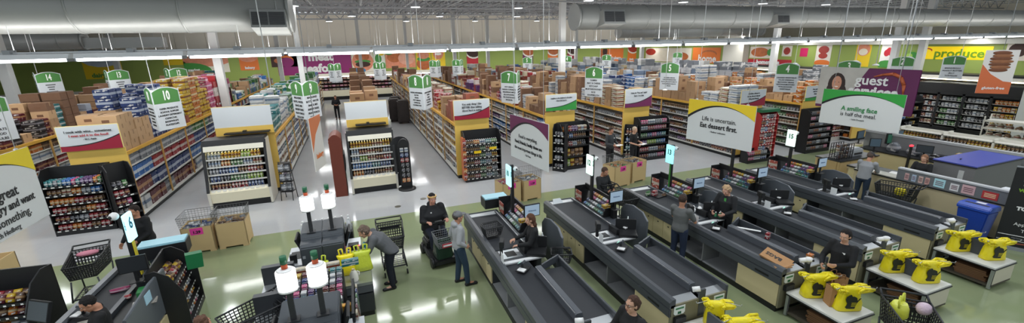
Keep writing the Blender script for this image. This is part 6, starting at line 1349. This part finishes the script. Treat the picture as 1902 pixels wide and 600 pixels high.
def person(x, y, rz, label, top='1b1c1f', trousers='20242c', shoes='141416', skin=SKIN, hair='3a2a20', hstyle='short', J=None, h=1.0, wide=1.0, hands='relaxed', hood=False, sleeves='long', cap=None, headturn=0., headtilt=0., glasses=False, z=0., extra=None, toprough=.8):
    """local frame: facing +y, right hand at +x; J overrides joints"""
    t = thing('person', label, 'person', (x, y, z), rz); t.scale = (h, h, h)
    P_ = dict(pel=(0, 0, .95), wai=(0, .01, 1.1), che=(0, .01, 1.29), nec=(0, 0, 1.46), hea=(0, .02, 1.60), sl=(-.18, 0, 1.40), sr=(.18, 0, 1.40), el=(-.24, -.03, 1.12), er=(.24, -.03, 1.12),
              wl=(-.25, .06, .88), wr=(.25, .06, .88), hl=(-.095, 0, .92), hr=(.095, 0, .92), kl=(-.11, .02, .5), kr=(.11, .02, .5), al=(-.12, -.03, .08), ar=(.12, -.03, .08), tl=(-.14, .15, .03), tr=(.14, .15, .03))
    if J: P_.update(J)
    P_ = {k: Vector(v) for k, v in P_.items()}
    up = (P_['nec']-P_['pel']).normalized(); right = (P_['sr']-P_['sl']).normalized(); fwd = up.cross(right)*-1
    if fwd.dot(Vector((0, 1, 0))) < 0: fwd = -fwd
    hr = (P_['hr']-P_['hl']).normalized(); hf = Vector((0, 1, 0)) if abs(hr.x) > .5 else fwd
    q = P_['hea']; H = Matrix.Translation(q) @ Matrix.Rotation(headturn, 4, 'Z') @ Matrix.Rotation(headtilt, 4, 'X')
    # body ------------------------------------------------------------
    b = MB()
    M3 = H.to_3x3()
    b.ball(H @ Vector((0, -.005, .03)), (.077, .095, .1), 0, 20, 14, M3); b.ball(H @ Vector((0, .02, -.045)), (.06, .07, .075), 0, 16, 10, M3); b.ball(H @ Vector((0, .055, -.095)), (.03, .03, .026), 0, 10, 8, M3)
    b.tube(H @ Vector((0, .088, .03)), H @ Vector((0, .112, -.018)), .009, .016, 8); b.ball(H @ Vector((0, .108, -.02)), .017, 0, 8, 6)
    b.ball(H @ Vector((0, .078, .045)), (.055, .018, .012), 0, 10, 6, M3)
    for s in (-1, 1): b.ball(H @ Vector((s*.08, -.005, .0)), (.012, .02, .032), 0, 8, 8, M3); b.ball(H @ Vector((s*.038, .07, -.02)), (.025, .022, .022), 0, 8, 6, M3)
    b.ball(H @ Vector((0, .085, -.058)), (.026, .014, .011), 0, 10, 6, M3)
    limb(b, [P_['nec']-up*.06, P_['nec']+up*.03, H @ Vector((0, -.02, -.05))], [.062, .055, .055])
    torso(b, [(P_['pel']-up*.06, hr*.13*wide, hf*.09), (P_['pel'], hr*.15*wide, hf*.105), (P_['wai'], right*.125*wide, fwd*.09*wide), (P_['che'], right*.15*wide, fwd*.105), (P_['nec']-up*.07, right*.14, fwd*.08), (P_['nec'], right*.05, fwd*.05)])
    for s in 'lr':
        sg = -1 if s == 'l' else 1
        limb(b, [P_['s'+s], P_['e'+s], P_['w'+s]], [.045, .036, .027]); limb(b, [P_['h'+s], P_['k'+s], P_['a'+s]], [.08, .05, .036]); limb(b, [P_['a'+s], P_['t'+s]], [.035, .03])
        # hand: palm, four fingers, thumb from the side of the palm
        w = P_['w'+s]; d = (w-P_['e'+s]).normalized(); side = Vector((-sg, 0, 0)) if abs(d.x) < .8 else Vector((0, 1, 0)); inn = (side-d*side.dot(d)).normalized()   # palm normal points inward
        ac = d.cross(inn).normalized()*(1 if d.cross(inn).dot(Vector((0, 1, 0))) > 0 or abs(d.cross(inn).y) < .2 else -1)
        if hands == 'down': inn = Vector((0, 0, -1)); inn = (inn-d*inn.dot(d)).normalized(); ac = d.cross(inn).normalized(); ac = ac if ac.x*sg < 0 else -ac
        pc = w+d*.055
        torso(b, [(w+d*.0, ac*.028, inn*.018), (w+d*.03, ac*.038, inn*.017), (w+d*.085, ac*.042, inn*.015)], 10)
        for f, (o_, ln) in enumerate(((.031, .074), (.011, .084), (-.010, .077), (-.030, .06))):
            k0 = w+d*.082+ac*o_; k1 = k0+(d*.85+inn*.35).normalized()*ln*.45; k2 = k1+(d*.45+inn*.8).normalized()*ln*.35; k3 = k2+(d*.0+inn).normalized()*ln*.25
            limb(b, [k0, k1, k2, k3], [.0105, .0098, .009, .008], 7)
        t0 = w+d*.03+ac*.034; t1 = t0+(d*.5+ac*.6+inn*.4).normalized()*.042; t2 = t1+(d*.8+inn*.5).normalized()*.032; limb(b, [t0, t1, t2], [.014, .0115, .009], 7)
    remesh(b, 'body', skin, .0085, 2, t)
    # eyes and mouth
    for s in (-1, 1):
        e = MB(); e.ball(H @ Vector((s*.032, .083, .022)), (.013, .008, .008), 0, 8, 6, M3); eo = e.build('eye', mat('e8e4de', .3), t); MB().ball(H @ Vector((s*.032, .0895, .022)), (.0055, .004, .0055), 0, 8, 6, M3).build('iris', mat('2a1c14', .3), eo)
        MB().ball(H @ Vector((s*.034, .088, .042)), (.018, .006, .004), 0, 8, 6, M3).build('eyebrow', mat(hair, .8), t)
    MB().ball(H @ Vector((0, .097, -.058)), (.022, .006, .006), 0, 10, 6, M3).build('mouth', mat('8a4a44', .5), t)
    # top --------------------------------------------------------------
    c = MB(); f = .018
    torso(c, [(P_['pel']-up*.05, hr*(.15*wide+f), hf*(.115*wide+f)), (P_['pel']+up*.03, hr*(.15*wide+f), hf*(.12*wide+f)), (P_['wai'], right*(.135*wide+f), fwd*(.105*wide+f)), (P_['che'], right*(.158*wide+f), fwd*(.112*wide+f)), (P_['nec']-up*.075, right*(.15+f), fwd*(.082+f)), (P_['nec']-up*.015, right*(.07+f), fwd*(.06+f))])
    for s in 'lr':
        pts = [P_['s'+s], P_['e'+s], P_['w'+s].lerp(P_['e'+s], .08)]
        if sleeves == 'short': pts = [P_['s'+s], P_['s'+s].lerp(P_['e'+s], .75)]; limb(c, pts, [.07*wide**.5, .058])
        else: limb(c, pts, [.072*wide**.5, .056, .042])
        c.ball(P_['s'+s], .074*wide**.5, 0, 12, 8)
    if hood: c.ball(P_['nec']+fwd*-.07+up*.0, (.11, .075, .07), 0, 14, 10); c.ball(P_['nec']+fwd*.03-up*.03, (.085, .06, .04), 0, 12, 8)
    remesh(c, 'top', mat(top, toprough, noise=.1, nscale=10, bump=.3, bscale=14), .014, 4, t)
    # trousers
    c = MB(); torso(c, [(P_['pel']-up*.1, hr*(.135*wide), hf*(.1*wide)), (P_['pel'], hr*(.152*wide+.006), hf*(.115*wide)), (P_['pel']+up*.06, hr*(.145*wide), hf*(.11*wide))])
    for s in 'lr': limb(c, [P_['h'+s], P_['k'+s], P_['a'+s]+Vector((0, 0, .02))], [.098*wide**.5, .07, .058])
    remesh(c, 'trousers', mat(trousers, .85, noise=.12, nscale=12), .014, 4, t)
    for s in 'lr':
        a, tt = P_['a'+s], P_['t'+s]; c = MB(); dd = (tt-a); back = a-Vector((dd.x, dd.y, 0)).normalized()*.03; back.z = tt.z+.01
        limb(c, [back, tt], [.045, .04]); c.ball(a-Vector((0, 0, .005)), .05, 0, 12, 8); c.ball(tt, (.045, .05, .032), 0, 12, 8); remesh(c, 'shoe', mat(shoes, .5), .01, 3, t)
    # hair
    hm = mat(hair, .85, noise=.35, nscale=30, bump=.8, bscale=45)
    c = MB()
    if hstyle != 'none':
        c.ball(H @ Vector((0, -.022, .045)), (.088, .1, .1), 0, 18, 12, M3)
        if hstyle in ('long', 'curly', 'bun', 'pony'): c.ball(H @ Vector((0, -.04, -.0)), (.09, .085, .1), 0, 16, 10, M3)
        if hstyle == 'curly':
            r = random.Random(3)
            for i in range(34):
                a = r.uniform(0, 6.28); e = r.uniform(-.5, 1.2); v = Vector((math.cos(a)*math.cos(e)*.095, math.sin(a)*math.cos(e)*.1-.02, math.sin(e)*.11+.02))
                if v.y > .05 and v.z < .07: continue
                c.ball(H @ v, r.uniform(.022, .036), 0, 8, 6)
        if hstyle == 'long': c.ball(H @ Vector((0, -.06, -.11)), (.085, .05, .11), 0, 14, 10, M3)
        if hstyle == 'bun': c.ball(H @ Vector((0, -.12, .0)), .045, 0, 12, 8)
        if hstyle == 'pony': c.ball(H @ Vector((0, -.12, .02)), .035, 0, 10, 8); c.tube(H @ Vector((0, -.13, .01)), H @ Vector((.02, -.17, -.16)), .035, .015, 10)
        # carve the face free: hair stays behind the hairline
        o = remesh(c, 'hair', hm, .009, 1, t)
        me = o.data; Hi = H.inverted(); bm = bmesh.new(); bm.from_mesh(me); rr = random.Random(5)
        for v in bm.verts:
            p = Hi @ v.co
            lim = .035+.9*max(0, p.z-.07)
            if p.z < .085 and p.y > .035: v.co = H @ Vector((p.x*.8, .03, p.z))
            else: v.co = v.co+Vector((rr.uniform(-1, 1), rr.uniform(-1, 1), rr.uniform(-1, 1)))*.004
        bm.to_mesh(me); bm.free()
    if cap:
        c = MB(); c.ball(H @ Vector((0, -.01, .062)), (.094, .108, .085), 0, 18, 12, M3); k = remesh(c, 'cap', mat(cap, .8, noise=.1), .01, 2, t)
        MB().prism([H @ Vector((p[0], p[1], .058)) for p in ((-.075, .06), (.075, .06), (.06, .15), (.025, .175), (-.025, .175), (-.06, .15))], H.to_3x3() @ Vector((0, -.0, .012))).build('cap_brim', mat(cap, .8), k)
    if glasses:
        c = MB()
        for s in (-1, 1):
            c.path([H @ Vector((s*.032+.024*math.cos(a*.785), .102, .02+.018*math.sin(a*.785))) for a in range(9)], .003, 5); c.tube(H @ Vector((s*.056, .1, .025)), H @ Vector((s*.08, .0, .02)), .003, n=5)
        c.tube(H @ Vector((-.01, .104, .024)), H @ Vector((.01, .104, .024)), .003, n=5); c.build('glasses', BLACK, t)
    if extra: extra(t, P_, H)
    return t
def seated(P=None): return None
# man in the grey hoodie beside the nearest lane, hands in his pockets
person(1.72, 8.12, -math.pi/2+.1, 'person in light grey hoodie, grey cap and jeans standing beside the nearest lane', top='9a9c9e', trousers='24384a', shoes='16161a', cap='6f7072', hstyle='short', hair='4a4038', hood=True, h=1.0, wide=1.05,
       J=dict(el=(-.26, -.08, 1.13), er=(.26, -.08, 1.13), wl=(-.18, .1, .98), wr=(.18, .1, .98), tl=(-.12, .15, .03), ar=(.12, .12, .08), tr=(.13, .3, .03), kr=(.11, .1, .5)))
# man on the scooter (faces the camera)
def band(t, P_, H):
    MB().lathe([(.1, .0), (.102, .035)], n=22).build('headband', mat('d9b070', .7), t, P_['hea']+Vector((0, -.008, .055)))
    MB().box(.06, .155, 1.05, .09, .16, 1.08).build('badge', WHITE, t)
person(1.47, 9.82, math.pi+.12, 'person in black hooded top with a tan headband riding the scooter', top='17181b', trousers='1c2230', hair='1c1816', hstyle='short', skin=mat('c08a74', .55), wide=1.75, h=1.1, extra=band, hood=True,
       J=dict(pel=(0, -.02, .66), wai=(0, .0, .82), che=(0, .0, 1.0), nec=(0, .02, 1.2), hea=(0, .06, 1.34), sl=(-.19, 0, 1.12), sr=(.19, 0, 1.12), el=(-.28, .09, .87), er=(.28, .09, .87), wl=(-.22, .33, .93), wr=(.22, .33, .93),
              hl=(-.11, .02, .64), hr=(.11, .02, .64), kl=(-.15, .36, .6), kr=(.15, .36, .6), al=(-.14, .38, .28), ar=(.14, .38, .28), tl=(-.15, .5, .24), tr=(.15, .5, .24)), hands='down', headtilt=-.1)
# bending woman
def scarf(t, P_, H):
    MB().prism([(-.05, .39, 1.16), (.05, .39, 1.16), (.06, .34, .98), (-.06, .34, .98)], (0, .03, 0)).build('teal_shirt', mat('1a7f8c', .6), t)
person(.22, 8.6, math.pi/2, 'person with curly grey-brown hair in a grey jacket bending over the bagging counter', top='5c5e61', trousers='151a26', hair='6e5d50', hstyle='curly', h=1.0, extra=scarf, headtilt=-.5, skin=SKIN2, wide=1.35,
       J=dict(pel=(0, -.1, .92), wai=(0, .0, 1.06), che=(0, .12, 1.2), nec=(0, .27, 1.34), hea=(0, .38, 1.4), sl=(-.19, .2, 1.29), sr=(.19, .2, 1.29), el=(-.24, .32, 1.05), er=(.24, .3, 1.03), wl=(-.13, .52, .98), wr=(.14, .5, 1.0), hl=(-.09, -.1, .9), hr=(.09, -.1, .9), kl=(-.1, -.04, .48), kr=(.1, -.08, .48), al=(-.1, -.08, .08), ar=(.12, -.12, .08), tl=(-.11, .1, .03), tr=(.14, .05, .03)), hands='down')
# cashier of the nearest lane
person(3.2, 7.5, math.pi/2-.2, 'cashier with brown hair in black reaching over the register of the nearest lane', top='141517', trousers='17181b', hair='5a3a28', hstyle='long', skin=SKIN2, headtilt=-.25, h=.97,
       J=dict(el=(-.24, .12, 1.14), er=(.24, .14, 1.14), wl=(-.14, .36, 1.08), wr=(.15, .38, 1.1), hea=(0, .06, 1.59)), hands='down')
# woman with glasses at the bottom
def tagx(t, P_, H): MB().box(-.11, .125, 1.3, -.06, .135, 1.33).build('name_badge', WHITE, t); MB().box(.02, .13, 1.1, .04, .136, 1.3).build('green_lanyard', mat('3a9a3a', .5), t)
person(3.32, 4.22, math.pi/2+.1, 'person with glasses and tied brown hair in black at the bottom edge', top='131416', trousers='17181b', hair='4a3226', hstyle='bun', glasses=True, skin=SKIN2, extra=tagx, h=.97, wide=1.15,
       J=dict(el=(-.26, .12, 1.16), er=(.26, .1, 1.14), wl=(-.24, .38, 1.12), wr=(.2, .34, 1.1)), hands='down')
# customer behind lane 12
person(6.32, 9.75, math.pi+.3, 'customer with short brown hair in a black patterned jacket behind the tent plate lane', top='1f2022', trousers='1a1b1f', hair='4a3428', hstyle='short', headtilt=-.45, h=1.0,
       J=dict(el=(-.25, .1, 1.12), er=(.25, .1, 1.12), wl=(-.12, .3, 1.1), wr=(.12, .3, 1.08), hea=(0, .07, 1.58)))
# two clerks
def paper(t, P_, H): MB().box(-.2, .3, 1.08, .12, .5, 1.09).build('held_papers', WHITE, t); MB().box(-.1, .13, 1.3, -.05, .14, 1.33).build('name_badge', WHITE, t)
person(9.5, 14.2, math.pi+.25, 'clerk in a dark grey shirt holding white papers, left of two standing clerks', top='36393c', trousers='121316', hair='3b2a22', hstyle='short', extra=paper, headtilt=-.4, h=1.04, J=dict(el=(-.25, .05, 1.12), er=(.25, .05, 1.12), wl=(-.14, .3, 1.08), wr=(.14, .3, 1.08)))
person(10.5, 14.0, math.pi+.35, 'clerk in a black top holding papers, right of two standing clerks', top='141517', trousers='151619', hair='c0ac94', hstyle='short', skin=SKIN2, headtilt=-.2, h=1.02, sleeves='short', extra=paper, J=dict(el=(-.26, .03, 1.12), er=(.26, .03, 1.12), wl=(-.1, .28, 1.12), wr=(.12, .26, 1.05)))
# customer in grey t-shirt, seen from behind, and the cashier he faces
person(6.62, 6.95, -math.pi/2+.35, 'customer in a grey t-shirt and jeans paying at the bagging lane', top='5b5d5c', trousers='1c2840', hair='3a2a22', hstyle='short', sleeves='short', headtilt=-.3, h=1.02, wide=1.08, J=dict(el=(-.24, .12, 1.14), er=(.28, .12, 1.14), wl=(-.1, .38, 1.06), wr=(.1, .4, 1.06)))
person(7.95+.35, 7.25, math.pi/2+.25, 'cashier with fair curly hair in black serving at the bagging lane', top='15171a', trousers='17181b', hair='b89a76', hstyle='curly', skin=mat('cf9c84', .55), headtilt=-.4, h=.98, wide=1.15, extra=lambda t, P_, H: MB().box(-.05, .125, 1.2, .0, .135, 1.4).build('green_lanyard', mat('4a9a4a', .5), t), J=dict(el=(-.27, .1, 1.12), er=(.27, .1, 1.12), wl=(-.16, .34, 1.06), wr=(.14, .36, 1.06), hea=(0, .07, 1.58)))
# bagging woman
person(8.22, 4.5, math.pi/2+.1, 'person with a dark ponytail in black bagging groceries at the bagging lane', top='121316', trousers='15161a', hair='1d1614', hstyle='pony', skin=SKIN2, headtilt=-.25, h=.97, wide=1.1, extra=lambda t, P_, H: MB().box(-.1, .12, 1.28, -.05, .135, 1.31).build('name_badge', WHITE, t), J=dict(el=(-.25, .14, 1.14), er=(.27, .1, 1.1), wl=(-.1, .36, 1.12), wr=(.16, .32, 1.02)))
# man in the grey sweater
person(14.4, 7.75, -math.pi/2+.15, 'customer in a grey sweater and dark cap leaning on the service desk', top='8c8e90', trousers='27364a', hair='5a4a40', hstyle='short', cap='2a2a2c', headtilt=-.3, h=1.0, wide=1.1, J=dict(che=(0, .05, 1.28), nec=(0, .1, 1.44), hea=(0, .17, 1.57), sl=(-.19, .08, 1.38), sr=(.19, .08, 1.38), el=(-.24, .2, 1.14), er=(.24, .2, 1.14), wl=(-.13, .45, 1.08), wr=(.14, .43, 1.08)), hands='down')
# woman at the service desk
person(16.05, 7.15, math.pi/2+.1, 'staff member with light brown hair in black behind the service desk', top='161719', trousers='17181b', hair='8a6248', hstyle='long', skin=SKIN2, headtilt=-.4, h=.93, J=dict(el=(-.24, .1, 1.14), er=(.24, .1, 1.14), wl=(-.12, .3, 1.08), wr=(.13, .32, 1.08)))
# far walker in aisle 9
person(-1.4, 33.3, math.pi, 'distant person in dark clothes walking down aisle 9', top='1d1e22', trousers='15161a', hair='2a201a', hstyle='short', h=1.02, J=dict(kl=(-.1, .12, .52), al=(-.11, .12, .1), tl=(-.12, .28, .06), ar=(.11, -.22, .12), tr=(.12, -.08, .03), el=(-.26, .0, 1.14), er=(.26, 0, 1.14), wl=(-.12, .2, 1.1), wr=(.12, .2, 1.1)))
# people at checkout 6
person(-4.95, 11.25, math.pi-.5, 'person in a long black coat and jeans behind pole 6', top='111215', trousers='27303c', hair='2a1f1a', hstyle='short', h=1.03, wide=1.6, J=dict(el=(-.28, .05, 1.12), er=(.28, .05, 1.12), wl=(-.2, .28, 1.02), wr=(.3, .2, .92)), headtilt=-.3)
person(-4.0, 7.35, math.pi/2+.5, 'cashier with black hair and black top at the lower left checkout', top='0f1012', trousers='131416', hair='14100f', hstyle='short', h=.96, headtilt=-.45, skin=SKIN, J=dict(el=(-.25, .12, 1.12), er=(.25, .12, 1.12), wl=(-.16, .34, 1.02), wr=(.15, .34, 1.04), hea=(0, .08, 1.57)))
person(-2.3, 6.05, -.5, 'person with curly brown hair cut by the bottom edge pushing a cart', top='3a3c40', trousers='22252b', hair='5a3d2c', hstyle='curly', h=.95, J=dict(el=(-.25, .1, 1.12), er=(.25, .1, 1.12), wl=(-.22, .38, 1.05), wr=(.22, .38, 1.05)))
